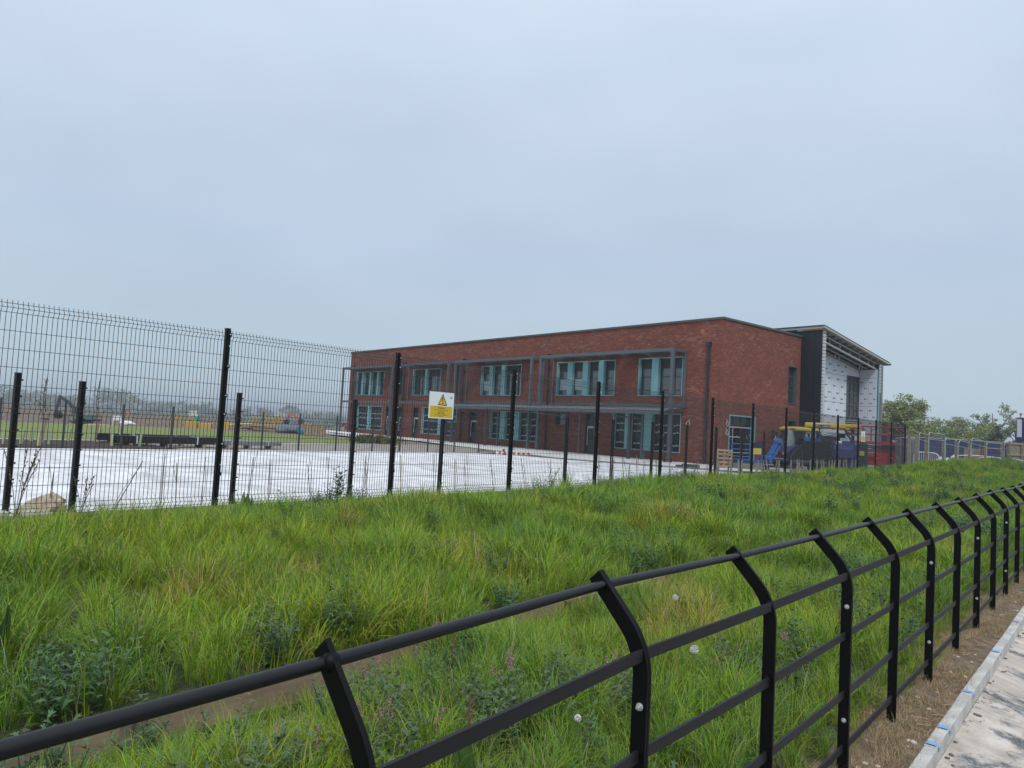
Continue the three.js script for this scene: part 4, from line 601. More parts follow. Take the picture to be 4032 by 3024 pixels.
{ // pink flowered weeds, by the railing
  seed(555); const pts = []; const spots = [[-2.55, 1.15], [-2.75, 1.5], [-2.7, 2.4], [-2.45, 2.3], [-2.9, 2.7], [-2.2, 3.6], [-1.75, 4.4], [-2.3, 2.9]];
  const tint = t => mixc([0.07, 0.13, 0.05], [0.12, 0.17, 0.08], t); const body = [0, 1].map(() => leafyWeed(8, 0.26, 0.05, 0.16, tint));
  const fl = [0, 1].map(() => { const a = []; for (let s = 0; s < 3; s++) { const an = rr(0, 6.28), o = V(Math.cos(an) * rr(0.02, 0.16), rr(0.2, 0.3), Math.sin(an) * rr(0.02, 0.16)); for (let k = 0; k < 7; k++) a.push(place(new THREE.ConeGeometry(0.0034, 0.011, 5), o.x + rr(-0.008, 0.008), o.y + k * 0.006, o.z + rr(-0.008, 0.008), rr(-1.4, 1.4), rr(0, 6), rr(-1.4, 1.4))); } return mg(a); });
  const items = []; for (const [x, s] of spots) for (let k = 0; k < 7; k++) { const X = x + rr(-0.25, 0.25), Z = s + rr(-0.3, 0.3); items.push({ x: X, y: bankY(X, Z), z: -Z, r: rr(0, 6), s: rr(0.8, 1.25), h: rr(0.9, 1.2) }); }
  stuff('flowering_weeds', 'sprawling weeds below the pink flower spikes near the timber edging', 'weeds', body, weedMat, items);
  stuff('pink_flowers', 'small pink flower spikes low in the verge grass', 'flowers', fl, flat(0.36, 0.14, 0.22, 0.7), items.filter((_, i) => i % 3 === 0).map(o => ({ ...o })));
}
{ // single plants one can point at
  seed(808);
  const stemMat = flat(0.13, 0.17, 0.06, 0.8), white = flat(0.6, 0.6, 0.55, 0.9), dockMat = new THREE.MeshPhysicalMaterial({ color: C(0.075, 0.14, 0.032), roughness: 0.6, transmission: 0.15, thickness: 0, side: THREE.DoubleSide });
  for (const [x, s, h, r, L] of [[-2.55, 4.95, 0.34, 0.021, 'white dandelion clock higher up the verge behind the railing'], [-1.9, 3.95, 0.33, 0.023, 'round white dandelion clock close behind a flat rail'], [-1.8, 2.65, 0.3, 0.013, 'small white seed head low in the grass']]) {
    const t = thing('dandelion_clock', L, 'dandelion', [x, bankY(x, s), -s]); M('stem', tubeG([V(0, 0, 0), V(0.01, h * 0.5, 0.01), V(0.0, h, 0.02)], 0.0022, 8, 5), stemMat, t);
    const a = [new THREE.SphereGeometry(r * 0.25, 8, 6).translate(0, h, 0.02)]; for (let i = 0; i < 130; i++) { const u = rr(-1, 1), f = rr(0, 6.28), q = Math.sqrt(1 - u * u), d = V(q * Math.cos(f), u, q * Math.sin(f)), o = V(0, h, 0.02); a.push(bar(o, o.clone().addScaledVector(d, r), 0.0004, 3)); a.push(new THREE.OctahedronGeometry(0.0035, 0).translate(d.x * r, h + d.y * r, 0.02 + d.z * r)); } M('seed_head', a, white, t);
  }
  const dockLeaf = (l, w) => { const g = new THREE.PlaneGeometry(w, l, 4, 9), p = g.attributes.position; for (let i = 0; i < p.count; i++) { const t = clamp(p.getY(i) / l + 0.5), u = p.getX(i) / w * 2, k = Math.sin(Math.pow(t, 0.75) * Math.PI) * 0.95 + 0.06; p.setXYZ(i, u * w / 2 * k, p.getY(i) + l / 2, 0.05 * l * u * u + 0.02 * l * Math.sin(t * 17) * Math.abs(u) - 0.35 * l * t * t); } g.computeVertexNormals(); return g; };
  for (const [x, s, k, sc, L] of [[-4.4, 1.05, 7, 0.4, 'broad dock leaves low on the bank at the left'], [-2.1, 2.25, 5, 0.3, 'dock plant with upright leaves in the near verge'], [-3.0, 3.05, 6, 0.3, 'pale dock plant beside the timber edging'], [-8.2, 4.6, 4, 0.35, 'large dock leaf high on the bank below the fence'], [-2.0, 3.55, 9, 0.3, 'thick patch of broad leaves behind the railing'], [-1.6, 5.6, 6, 0.24, 'low dock leaves near the railing foot']]) {
    const t = thing('dock_plant', L, 'plant', [x, bankY(x, s), -s]);
    for (let i = 0; i < k; i++) M('leaf', place(dockLeaf(sc * rr(0.6, 1), sc * rr(0.24, 0.36)), 0, 0.02, 0, rr(0.25, 1.0), i * 2.4 + rr(-0.4, 0.4), 0), dockMat, t);
    if (sc < 0.35 && k < 7) M('seed_stalk', [bar(V(0, 0, 0), V(0.02, sc * 1.4, 0.01), 0.004, 5), ...Array.from({ length: 26 }, (_, i) => new THREE.OctahedronGeometry(0.007, 0).translate(0.02 + rr(-0.012, 0.012), sc * (0.8 + 0.024 * i), rr(-0.012, 0.012)))], flat(0.16, 0.09, 0.05, 0.9), t);
  }
  const tall = thing('tall_weed', 'dark leafy tapering weed standing against the mesh fence', 'weed', [-9.05, bankY(-9.05, 6.6), -6.6]); M('foliage', leafyWeed(9, 0.62, 0.12, 0.1, t => mixc([0.035, 0.075, 0.025], [0.075, 0.125, 0.045], t)), weedMat, tall);
  const tg = thing('grass_tussock', 'tall tussock of grass rising in front of the mesh fence', 'grass', [-9.1, bankY(-9.1, 12.4), -12.4]); M('blades', bladeTuft(70, 0.12, 0.62, 0.01, 0.9, greenTint), grassMat, tg);
  const camp = thing('white_campion', 'thin upright plant with small white flowers on the bank', 'flower', [-6.4, bankY(-6.4, 8.2), -8.2]); const cs = [], cf = []; for (let i = 0; i < 9; i++) { const a = rr(0, 6.28), e = V(Math.cos(a) * rr(0.05, 0.3), rr(0.45, 0.72), Math.sin(a) * rr(0.05, 0.3)); cs.push(tubeG([V(0, 0, 0), V(e.x * 0.3, e.y * 0.5, e.z * 0.3), e], 0.003, 8, 4)); for (let k = 0; k < 5; k++) cf.push(place(new THREE.CircleGeometry(0.013, 6), e.x + rr(-0.01, 0.01), e.y + rr(-0.005, 0.012), e.z + rr(-0.01, 0.01), rr(-1, 1), rr(0, 6), 0)); } M('stem', cs, stemMat, camp); M('flower', cf, flat(0.75, 0.75, 0.73, 0.9, { side: THREE.DoubleSide }), camp);
}

// ---------- trees, hedges and hills ----------
const leafMat = (r, g, b) => new THREE.MeshPhysicalMaterial({ color: C(r, g, b), roughness: 0.8, transmission: 0.22, thickness: 0, side: THREE.DoubleSide });
const barkMat = flat(0.075, 0.062, 0.05, 0.95);
function treeAt(name, label, x, y, z, h, r, { mat, trunkH = 0.3, clumps = 60, leaves = 42, leaf = 0.34, clumpR = 0.85, squash = 0.75, limbs = 9, conifer = false, group, sd = 1 } = {}) {
  seed(sd * 7919 + 13); const t = thing(name, label, 'tree', [x, y, z], rr(0, 6.28), group), wood = [], p = [], ix = [];
  const cy = h * (1 + trunkH) / 2, ry = h * (1 - trunkH) / 2, ends = [];
  wood.push(bar(V(0, -0.3, 0), V(rr(-0.03, 0.03) * h, h * trunkH * 1.1, rr(-0.03, 0.03) * h), 0.034 * h, 8, 0.022 * h)); wood.push(bar(V(0, h * trunkH, 0), V(rr(-0.05, 0.05) * h, h * 0.86, rr(-0.05, 0.05) * h), 0.02 * h, 6, 0.005 * h));
  for (let i = 0; i < limbs; i++) { const a = i * 2.4 + rr(-0.4, 0.4), o = V(0, h * lerp(trunkH * 0.9, 0.62, i / limbs), 0), e = V(Math.cos(a) * r * rr(0.55, 0.9), cy + ry * rr(-0.5, 0.8), Math.sin(a) * r * rr(0.55, 0.9)), m = o.clone().lerp(e, 0.5).add(V(0, h * 0.05, 0)); wood.push(tubeG([o, m, e], 0.008 * h, 6, 5)); ends.push(e); for (let k = 0; k < 3; k++) { const q = m.clone().lerp(e, rr(0.1, 0.8)), f = q.clone().add(V(rr(-1, 1), rr(0, 1), rr(-1, 1)).multiplyScalar(r * 0.35)); wood.push(bar(q, f, 0.0035 * h, 4, 0.0012 * h)); ends.push(f); } }
  for (let i = 0; i < clumps; i++) {
    let c; if (conifer) { const v = Math.sqrt(R()), a = rr(0, 6.28), k = 1 - v; c = V(Math.cos(a) * r * v * rr(0.6, 1), h * (0.06 + 0.92 * k), Math.sin(a) * r * v * rr(0.6, 1)); }
    else if (i < ends.length) c = ends[i].clone(); else { const u = rr(-0.75, 1), a = rr(0, 6.28), q = Math.sqrt(Math.max(0, 1 - u * u)), k = Math.pow(rr(0.15, 1), 0.45) * (1 + 0.28 * fbm(Math.cos(a) * 1.4 + sd, u * 1.4, Math.sin(a) * 1.4, 2)); c = V(Math.cos(a) * q * r * k, cy + u * ry * k, Math.sin(a) * q * r * k); }
    const cr = clumpR * rr(0.6, 1.3) * r * 0.27;
    for (let l = 0; l < leaves; l++) {
      const d = V(rr(-1, 1), rr(-1, 1), rr(-1, 1)); if (d.lengthSq() > 1) d.multiplyScalar(0.6); const o = c.clone().add(V(d.x * cr, d.y * cr * squash, d.z * cr)), a = V(rr(-1, 1), rr(-0.6, 0.6), rr(-1, 1)).normalize(), b = V(rr(-1, 1), rr(-1, 1), rr(-1, 1)).cross(a).normalize(), L = leaf * rr(0.5, 1.1), w = L * 0.36, k = p.length / 3;
      p.push(o.x, o.y, o.z, o.x + a.x * L * 0.5 + b.x * w, o.y + a.y * L * 0.5 + b.y * w, o.z + a.z * L * 0.5 + b.z * w, o.x + a.x * L, o.y + a.y * L, o.z + a.z * L, o.x + a.x * L * 0.5 - b.x * w, o.y + a.y * L * 0.5 - b.y * w, o.z + a.z * L * 0.5 - b.z * w); ix.push(k, k + 1, k + 2, k, k + 2, k + 3);
    }
  }
  M('trunk', wood, barkMat, t);
  if (p.length) { const g = new THREE.BufferGeometry(); g.setAttribute('position', new THREE.Float32BufferAttribute(p, 3)); g.setIndex(ix); g.computeVertexNormals(); M('crown', g, mat, t); }
  return t;
}
const oakLeaf = leafMat(0.25, 0.29, 0.09), ashLeaf = leafMat(0.23, 0.26, 0.13), greenLeaf = leafMat(0.14, 0.215, 0.075), limeLeaf = leafMat(0.27, 0.32, 0.08), darkLeaf = leafMat(0.024, 0.036, 0.026), farLeaf = leafMat(0.17, 0.20, 0.11);
const GR = 'trees behind the site hoarding';
treeAt('oak_tree', 'broad olive green tree right behind the unfinished hall', -23.6, -0.2, -111.9, 9.0, 3.6, { mat: oakLeaf, clumps: 150, leaves: 60, leaf: 0.34, trunkH: 0.14, group: GR, sd: 2 });
treeAt('oak_tree', 'lower bushy tree merging into the broad olive tree', -25.8, -0.2, -114, 7.2, 3.2, { mat: oakLeaf, clumps: 80, leaves: 40, trunkH: 0.1, group: GR, sd: 3 });
treeAt('ash_tree', 'thin grey green tree showing sky beside the broad olive tree', -22.6, -0.2, -134, 7.2, 2.7, { mat: ashLeaf, clumps: 44, leaves: 26, leaf: 0.33, trunkH: 0.14, group: GR, sd: 5 });
treeAt('sycamore_tree', 'dense deep green tree in the middle of the tree line', -21.4, -0.2, -138, 7.2, 2.4, { mat: greenLeaf, clumps: 72, leaves: 40, trunkH: 0.1, group: GR, sd: 6 });
treeAt('ash_tree', 'airy tree with gaps behind the deep green tree', -19.7, -0.2, -140, 7.6, 2.5, { mat: ashLeaf, clumps: 52, leaves: 28, trunkH: 0.16, group: GR, sd: 7 });
treeAt('lime_tree', 'bright yellow green rounded tree left of the dark conifer', -17.0, -0.2, -131, 6.3, 2.4, { mat: limeLeaf, clumps: 80, leaves: 40, trunkH: 0.1, group: GR, sd: 8 });
treeAt('ash_tree', 'tallest airy tree with open branches above the dark conifer', -16.6, -0.2, -141, 9.4, 3.3, { mat: ashLeaf, clumps: 64, leaves: 30, leaf: 0.36, clumpR: 0.7, trunkH: 0.2, group: GR, sd: 9 });
treeAt('ash_tree', 'sparse tree leaning out right of the dark conifer', -13.6, -0.2, -140, 7.6, 2.0, { mat: ashLeaf, clumps: 26, leaves: 24, clumpR: 0.8, trunkH: 0.25, group: GR, sd: 10 });
treeAt('sycamore_tree', 'rounded grey green tree filling the gap left of the airy tree', -20.6, -0.2, -128, 6.6, 3.0, { mat: ashLeaf, clumps: 76, leaves: 40, trunkH: 0.08, group: GR, sd: 21 });
treeAt('lime_tree', 'low yellow green tree right behind the fencing panels', -18.9, -0.2, -126, 5.0, 2.6, { mat: limeLeaf, clumps: 70, leaves: 38, trunkH: 0.06, group: GR, sd: 22 });
treeAt('sycamore_tree', 'low dark green tree behind the left fencing panels', -22.9, -0.2, -124, 5.8, 3.0, { mat: greenLeaf, clumps: 60, leaves: 38, trunkH: 0.06, group: GR, sd: 23 });
treeAt('lime_tree', 'low green tree in front of the dark conifer', -15.2, -0.2, -122, 4.4, 2.2, { mat: greenLeaf, clumps: 56, leaves: 36, trunkH: 0.06, group: GR, sd: 24 });
treeAt('conifer_tree', 'dark pointed conifer behind the hoarding', -13.4, -0.2, -116, 5.1, 2.2, { mat: darkLeaf, clumps: 90, leaves: 46, leaf: 0.26, conifer: true, limbs: 4, trunkH: 0.1, group: GR, sd: 11 });
{ // hedges and field trees far off to the left
  const P = (deg, d) => [-d * Math.sin(deg * DEG), -d * Math.cos(deg * DEG)];
  const list = [[77.5, 430, 13, 7], [76.2, 420, 12, 8], [75.2, 450, 10, 8], [73.6, 430, 10, 9], [72.5, 440, 9, 7], [70.2, 420, 15, 9], [69.4, 440, 17, 10, 0.4], [68.5, 430, 12, 8, 0.5], [66.9, 470, 9, 8], [65.3, 480, 11, 6.5], [64.2, 500, 12, 6.5], [63.6, 500, 8, 6], [61.4, 500, 9, 7], [59.9, 520, 10, 7], [58.1, 480, 12.5, 8, 0.8], [56.6, 500, 8, 8], [55.4, 480, 10, 8], [54.6, 470, 9, 7]];
  list.forEach(([a, d0, h0, r0, thin], i) => { const d = d0 * 1.6, h = h0 * 1.6, r = r0 * 1.6, [x, z] = P(a, d); treeAt('field_tree', i === 14 ? 'lone round topped tree above the orange digger' : i === 6 ? 'tall thin branched tree behind the dark digger' : 'hazy hedgerow tree far off beyond the site', x, landY(x, z) - 0.3, z, h, r, { mat: farLeaf, clumps: Math.round(46 * (thin ?? 1)), leaves: 26, leaf: 1.7, clumpR: 0.9, trunkH: i === 14 ? 0.3 : 0.08, squash: i === 14 ? 0.5 : 0.8, group: i === 14 || i === 6 ? undefined : 'far hedgerow trees', sd: 30 + i }); });
  seed(99); const hg = [], quad = (o, L) => { const p = new THREE.PlaneGeometry(L, L * 0.6); return place(p, o.x, o.y, o.z, rr(-1, 1), rr(0, 6), rr(-1, 1)); };
  for (const [d, a0, a1, hh, n] of [[640, 78, 53, 5, 2600], [900, 79, 50, 9, 2600]]) for (let i = 0; i < n; i++) { const a = lerp(a0, a1, R()), D = d + rr(-6, 6), [x, z] = P(a, D), k = 0.55 + 0.6 * (0.5 + fbm(a * 1.7, d, 3, 3)); hg.push(quad(V(x, landY(x, z) + hh * k * Math.pow(R(), 0.7), z), rr(1.8, 3.4))); }
  const h = M('hedgerow', hg, farLeaf); tag(h, 'long hazy hedgerows across the far fields', 'hedge', null, 'stuff');
  // wooded hills on the skyline
  const hm = mottled(256, [0.05, 0.07, 0.05], [0.09, 0.11, 0.075], 60, { f: 8, z: 30, speck: 0.25, bump: 0 });
  const hill = (d0, top, w, s) => { const N = 150, rows = [[-0.5, 0], [-0.3, 0.35], [-0.12, 0.82], [0, 1], [0.25, 0.8], [0.6, 0]], p = [], uv = [], ix = []; for (let i = 0; i <= N; i++) { const a = lerp(92, -12, i / N); for (const [k, f] of rows) { const [x, z] = P(a, d0 + k * w), hgt = top * (0.75 + 0.7 * fbm(a * 0.07 + s, s, 1, 3)) + 2.6 * fbm(a * 1.9, s * 3, k * 2, 4) * f * 2; p.push(x, -14 + f * (hgt + 14), z); uv.push(i * 20, k * w); } } const R0 = rows.length; for (let i = 0; i < N; i++) for (let j = 0; j < R0 - 1; j++) { const q = i * R0 + j; ix.push(q, q + 1, q + R0, q + 1, q + R0 + 1, q + R0); } const g = new THREE.BufferGeometry(); g.setAttribute('position', new THREE.Float32BufferAttribute(p, 3)); g.setAttribute('uv', new THREE.Float32BufferAttribute(uv, 2)); g.setIndex(ix); g.computeVertexNormals(); return g; };
  struct('hill', hill(2200, 9, 600, 2), hm, 'nearer low wooded rise under the haze', 'hill'); struct('wooded_hill', hill(3000, 26, 700, 5), hm, 'wooded hills on the hazy skyline', 'hill'); struct('distant_hill', hill(4100, 44, 700, 9), hm, 'farthest pale hill ridge on the skyline', 'hill');
}

// ---------- machines and materials on the site ----------
const wheel = (r, w, parent, x, y, z) => { const g = sub('wheel', parent); g.position.set(x, y, z); M('tyre', [new THREE.TorusGeometry(r * 0.74, r * 0.27, 10, 22).rotateY(Math.PI / 2).scale(w / (r * 0.54), 1, 1)], MAT.rubber, g); M('rim', new THREE.CylinderGeometry(r * 0.52, r * 0.52, w * 0.7, 16).rotateZ(Math.PI / 2), flat(0.3, 0.3, 0.3, 0.6), g); };
function label(text, w, h, bg, fg, font) { const cv = document.createElement('canvas'); cv.width = 512; cv.height = Math.round(512 * h / w); const q = cv.getContext('2d'); q.fillStyle = bg; q.fillRect(0, 0, 512, cv.height); q.fillStyle = fg; q.textAlign = 'center'; q.textBaseline = 'middle'; q.font = font; text.forEach(([s, x, y]) => q.fillText(s, x * 512, y * cv.height)); const t = new THREE.CanvasTexture(cv); t.colorSpace = THREE.SRGBColorSpace; return std({ map: t, roughness: 0.45 }); }
{ // tractor: front (+z) turned a little left of the viewer
  const t = thing('tractor', 'blue tractor with glazed cab and flat yellow roof parked before the brick end wall', 'tractor', [-14.85, -0.05, -42.4], (19.4 - 24) * DEG);
  M('cab_roof', [rb(1.66, 0.2, 1.75, 0.07, 0.05, 2.29, -0.75), rb(1.5, 0.08, 1.5, 0.03, 0.05, 2.4, -0.8)], MAT.yellow, t);
  for (const [x, a] of [[-0.42, 0], [0.45, 0]]) M('work_light', rb(0.2, 0.11, 0.05, 0.02, x, 2.29, 0.13), MAT.tape, t);
  M('roof_badge', bx(0.34, 0.07, 0.006, 0.02, 2.3, 0.128), MAT.greySteel, t);
  M('cab_pillar', [[-0.68, 0.02], [0.74, 0.02], [-0.7, -1.5], [0.76, -1.5]].map(([x, z]) => beam(V(x, 1.1, z + (z > -1 ? 0.1 : -0.05)), V(x * 0.96, 2.2, z), 0.07, 0.07)), MAT.greyDark, t); M('cab_pillar', beam(V(0.79, 1.25, -0.7), V(0.75, 2.2, -0.7), 0.1, 0.1), flat(0.5, 0.5, 0.5, 0.5), t);
  M('windscreen', beam(V(0.03, 1.22, 0.11), V(0.03, 2.17, 0.02), 1.36, 0.01), MAT.glassCab, t); for (const x of [-0.69, 0.75]) M('side_window', span(x - 0.005, x + 0.005, 1.25, 2.17, -1.45, -0.04), MAT.glassCab, t); M('rear_window', span(-0.64, 0.7, 1.3, 2.17, -1.54, -1.53), MAT.glassCab, t);
  M('seat', [rb(0.5, 0.6, 0.16, 0.05, 0.05, 1.45, -1.05), rb(0.5, 0.14, 0.45, 0.05, 0.05, 1.12, -0.85)], MAT.rubber, t); M('steering_wheel', new THREE.TorusGeometry(0.19, 0.02, 6, 18).rotateX(0.9).translate(0.05, 1.42, -0.35), MAT.rubber, t);
  M('bonnet', extr([[0.1, 0.75], [0.1, 1.34], [1.0, 1.22], [1.55, 1.02], [1.62, 0.75]], 0.84, 0.03).rotateY(-Math.PI / 2).translate(0.45, 0, 0), MAT.violet, t);
  M('grille', [bx(0.78, 0.3, 0.05, 0.03, 0.78, 1.66)], MAT.rubber, t); for (const x of [-0.22, 0.28]) M('headlight', rb(0.24, 0.14, 0.05, 0.03, x, 0.86, 1.69), MAT.orange, t);
  M('bumper', rb(1.05, 0.2, 0.2, 0.03, 0.03, 0.55, 1.7), MAT.navyBlue, t); { const f = new THREE.PlaneGeometry(0.9, 0.13); M('lettering', f.translate(0.03, 0.56, 1.803), label([['SOUTHERN  ASPHALT', 0.5, 0.5]], 0.9, 0.13, '#23285c', '#cfd2e0', 'bold 44px sans-serif'), t); }
  M('chassis', [bx(0.6, 0.4, 3.0, 0.03, 0.6, 0.1), bx(1.5, 0.3, 1.6, 0.03, 0.95, -0.8)], MAT.navyBlue, t);
  M('mudguard', [-0.88, 0.94].map(x => extr([[-1.7, 0.9], [-1.55, 1.3], [-1.1, 1.5], [-0.5, 1.4], [-0.2, 1.0], [-0.3, 1.0], [-0.6, 1.32], [-1.1, 1.42], [-1.5, 1.22], [-1.6, 0.9]], 0.4).rotateY(-Math.PI / 2).translate(x + 0.2, 0, 0)), MAT.rubber, t);
  wheel(0.72, 0.4, t, -0.9, 0.72, -1.0); wheel(0.72, 0.4, t, 0.96, 0.72, -1.0); wheel(0.48, 0.3, t, -0.72, 0.48, 1.15); wheel(0.48, 0.3, t, 0.78, 0.48, 1.15);
  M('loader_arm', [beam(V(-0.62, 1.35, 0.25), V(-0.66, 0.62, 1.9), 0.09, 0.16), beam(V(0.68, 1.35, 0.25), V(0.72, 0.62, 1.9), 0.09, 0.16), beam(V(-0.62, 0.7, 0.4), V(-0.62, 1.4, 0.25), 0.09, 0.14), beam(V(0.68, 0.7, 0.4), V(0.68, 1.4, 0.25), 0.09, 0.14)], MAT.greyDark, t);
  M('exhaust', bar(V(-0.5, 1.2, 0.55), V(-0.5, 1.95, 0.5), 0.045, 8), MAT.rubber, t); M('beacon', [new THREE.SphereGeometry(0.11, 10, 8).scale(1.2, 0.7, 1).translate(-0.92, 1.62, 0.2), bar(V(-0.92, 1.6, 0.2), V(-0.95, 1.85, 0.2), 0.02)], flat(0.7, 0.7, 0.66, 0.3), t);
  for (const x of [-0.95, 0.98]) M('mirror', [rb(0.12, 0.26, 0.05, 0.02, x, 1.95, 0.12), bar(V(x * 0.75, 2.1, 0.08), V(x, 2.05, 0.12), 0.015)], MAT.rubber, t);
}
{ // asphalt paver
  const t = thing('asphalt_paver', 'asphalt paver with black hopper and long yellow canopy lettered on a blue strip', 'paver', [-12.05, -0.05, -40.1], (16.7 - 8) * DEG); t.scale.setScalar(0.955);
  M('canopy', [rb(2.15, 0.3, 1.5, 0.09, -0.25, 2.62, -0.35), rb(0.75, 0.2, 1.4, 0.07, 1.05, 2.66, -0.4), bx(0.5, 0.1, 1.3, 0.75, 2.5, -0.38)], MAT.yellow, t);
  M('canopy_post', [[-1.05, -0.2], [1.1, -0.2], [-1.05, -0.95], [1.1, -0.95]].map(([x, z]) => beam(V(x, 1.2, z - 0.05), V(x * 0.95, 2.5, z), 0.08, 0.08)), MAT.greyDark, t); M('canopy_brace', [beam(V(-0.7, 2.3, 0.2), V(-0.1, 1.75, 0.5), 0.06, 0.1), beam(V(0.75, 2.45, 0.2), V(1.2, 1.7, 0.4), 0.06, 0.1)], MAT.greyDark, t);
  { const f = new THREE.PlaneGeometry(0.9, 0.13); M('lettered_strip', f.translate(-0.45, 2.6, 0.406), label([['Southern', 0.22, 0.52], ['\u25C6', 0.5, 0.5], ['Asphalt', 0.77, 0.52]], 0.9, 0.13, '#3b3a86', '#e4e4f2', 'bold 52px sans-serif'), t); }
  M('chassis', [bx(2.3, 0.7, 2.2, 0.1, 0.75, -0.5)], MAT.navyBlue, t); M('track', [rb(0.4, 0.6, 2.6, 0.25, -0.85, 0.32, -0.3), rb(0.4, 0.6, 2.6, 0.25, 1.0, 0.32, -0.3)], MAT.rubber, t);
  M('engine_cover', extr([[0, 0.95], [0, 1.78], [0.25, 1.8], [0.95, 1.36], [1.0, 0.95]], 1.05, 0.02).rotateY(-Math.PI / 2).translate(1.25, 0, 0), MAT.violet, t); M('papers', [rb(0.3, 0.12, 0.2, 0.02, 0.5, 1.72, 0.5, 0.5)], MAT.white, t);
  M('hopper_wing', extr([[0.3, 0.7], [0.3, 1.55], [0.6, 1.72], [1.5, 1.45], [1.7, 0.75]], 0.06, 0.01).rotateY(-Math.PI / 2).translate(0.25, 0, 0), MAT.rubber, t); M('hopper_wing', beam(V(-1.7, 0.8, 0.9), V(-1.0, 1.66, 0.95), 1.3, 0.05), MAT.rubber, t);
  M('hopper', [extr([[-1.8, 0.72], [-1.15, 1.52], [-0.75, 1.68], [0.15, 1.74], [0.25, 0.72]], 0.06).translate(0, 0, 1.55), bx(1.9, 0.08, 1.3, -0.75, 0.75, 0.9), bx(1.6, 0.95, 0.08, -0.6, 1.25, 0.3)], MAT.rubber, t); M('push_roller', bar(V(-1.6, 0.55, 1.75), V(0.1, 0.55, 1.75), 0.11, 12), MAT.greyDark, t);
  M('operator_seat', [rb(0.45, 0.55, 0.15, 0.05, 0.45, 1.95, -0.7), rb(0.45, 0.14, 0.45, 0.05, 0.45, 1.7, -0.45)], MAT.rubber, t); M('console', [rb(0.9, 0.4, 0.25, 0.04, -0.1, 1.85, -0.1), bar(V(-0.1, 1.9, 0), V(-0.15, 2.2, 0.1), 0.02)], MAT.greyDark, t); M('white_tarp', [rb(0.55, 0.16, 0.35, 0.07, 0.0, 2.14, -0.05, 0, 0, 0.15)], MAT.white, t);
  M('blue_bin', [rb(0.3, 0.32, 0.3, 0.03, -1.2, 1.78, -0.1)], MAT.blue, t); M('blue_bin', [rb(0.2, 0.28, 0.2, 0.03, -0.75, 1.78, -0.1)], MAT.blue, t); M('water_tank', [bx(0.36, 0.12, 0.25, 0.7, 1.93, 0.1), bx(0.36, 0.16, 0.24, 0.7, 1.79, 0.1)], flat(0.45, 0.55, 0.65, 0.5), t);
  M('lift_arm', [beam(V(1.2, 0.25, 0.9), V(1.32, 1.6, 0.35), 0.2, 0.3)], MAT.violet, t); M('auger_screed', [rb(0.5, 1.5, 0.6, 0.05, 1.62, 1.05, -0.1)], MAT.greyDark, t); M('number_plate', bx(0.24, 0.25, 0.01, 1.62, 1.2, 0.206), flat(0.6, 0.55, 0.08, 0.5), t); M('mirror', [rb(0.14, 0.28, 0.06, 0.03, 1.5, 2.0, 0.2), bar(V(1.1, 2.2, 0), V(1.5, 2.05, 0.2), 0.02)], MAT.tape, t); M('step_rail', [tubeG([V(1.38, 1.6, 0.2), V(1.42, 2.15, 0.15), V(1.6, 2.2, 0.05), V(1.78, 1.7, 0)], 0.03, 14, 6)], MAT.tape, t);
}
{ // red scissor lift
  const t = thing('scissor_lift', 'red rough terrain scissor lift with railed platform right of the paver', 'lift', [-11.9, -0.05, -49.3], 13 * DEG);
  M('base', [rb(2.6, 0.75, 1.4, 0.05, 0, 0.75, 0), rb(0.7, 0.9, 0.2, 0.04, 0.95, 0.7, 0.75), rb(0.8, 0.7, 0.2, 0.04, -0.5, 0.75, 0.75)], MAT.red, t); M('scissor_stack', Array.from({ length: 4 }, (_, i) => bx(2.3, 0.08, 1.0, 0, 1.2 + i * 0.12, 0, 0, 0, 0.02 * (i % 2 ? 1 : -1))), flat(0.2, 0.015, 0.02, 0.5), t);
  M('platform', [rb(3.0, 0.16, 1.5, 0.02, 0, 1.76, 0)], MAT.red, t);
  for (const x of [-1.45, -0.95, -0.45, 0.45, 0.55, 1.45]) for (const z of [-0.7, 0.7]) M('guard_post', bar(V(x, 1.8, z), V(x, 2.78, z), 0.032, 8), MAT.red, t);
  for (const y of [2.28, 2.76]) { for (const z of [-0.7, 0.7]) M('guard_rail', bar(V(-1.45, y, z), V(1.45, y, z), 0.026, 8), MAT.red, t); for (const x of [-1.45, 1.45]) M('guard_rail', bar(V(x, y, -0.7), V(x, y, 0.7), 0.026, 8), MAT.red, t); }
  M('white_box', rb(0.4, 0.12, 0.3, 0.02, 0.9, 1.92, 0.3), MAT.white, t); M('sticker', [bx(0.14, 0.2, 0.006, 1.05, 0.95, 0.856), bx(0.22, 0.1, 0.006, -0.8, 1.0, 0.856)], MAT.white, t); M('vent', Array.from({ length: 5 }, (_, i) => bx(0.34, 0.03, 0.006, -0.42, 0.62 + i * 0.06, 0.856)), MAT.rubber, t);
  for (const [x, z] of [[-0.95, 0.6], [0.95, 0.6], [-0.95, -0.6], [0.95, -0.6]]) wheel(0.4, 0.28, t, x, 0.4, z); M('outrigger', [beam(V(1.35, 0.9, 0.7), V(1.55, 0.05, 0.8), 0.1, 0.14)], MAT.red, t);
}
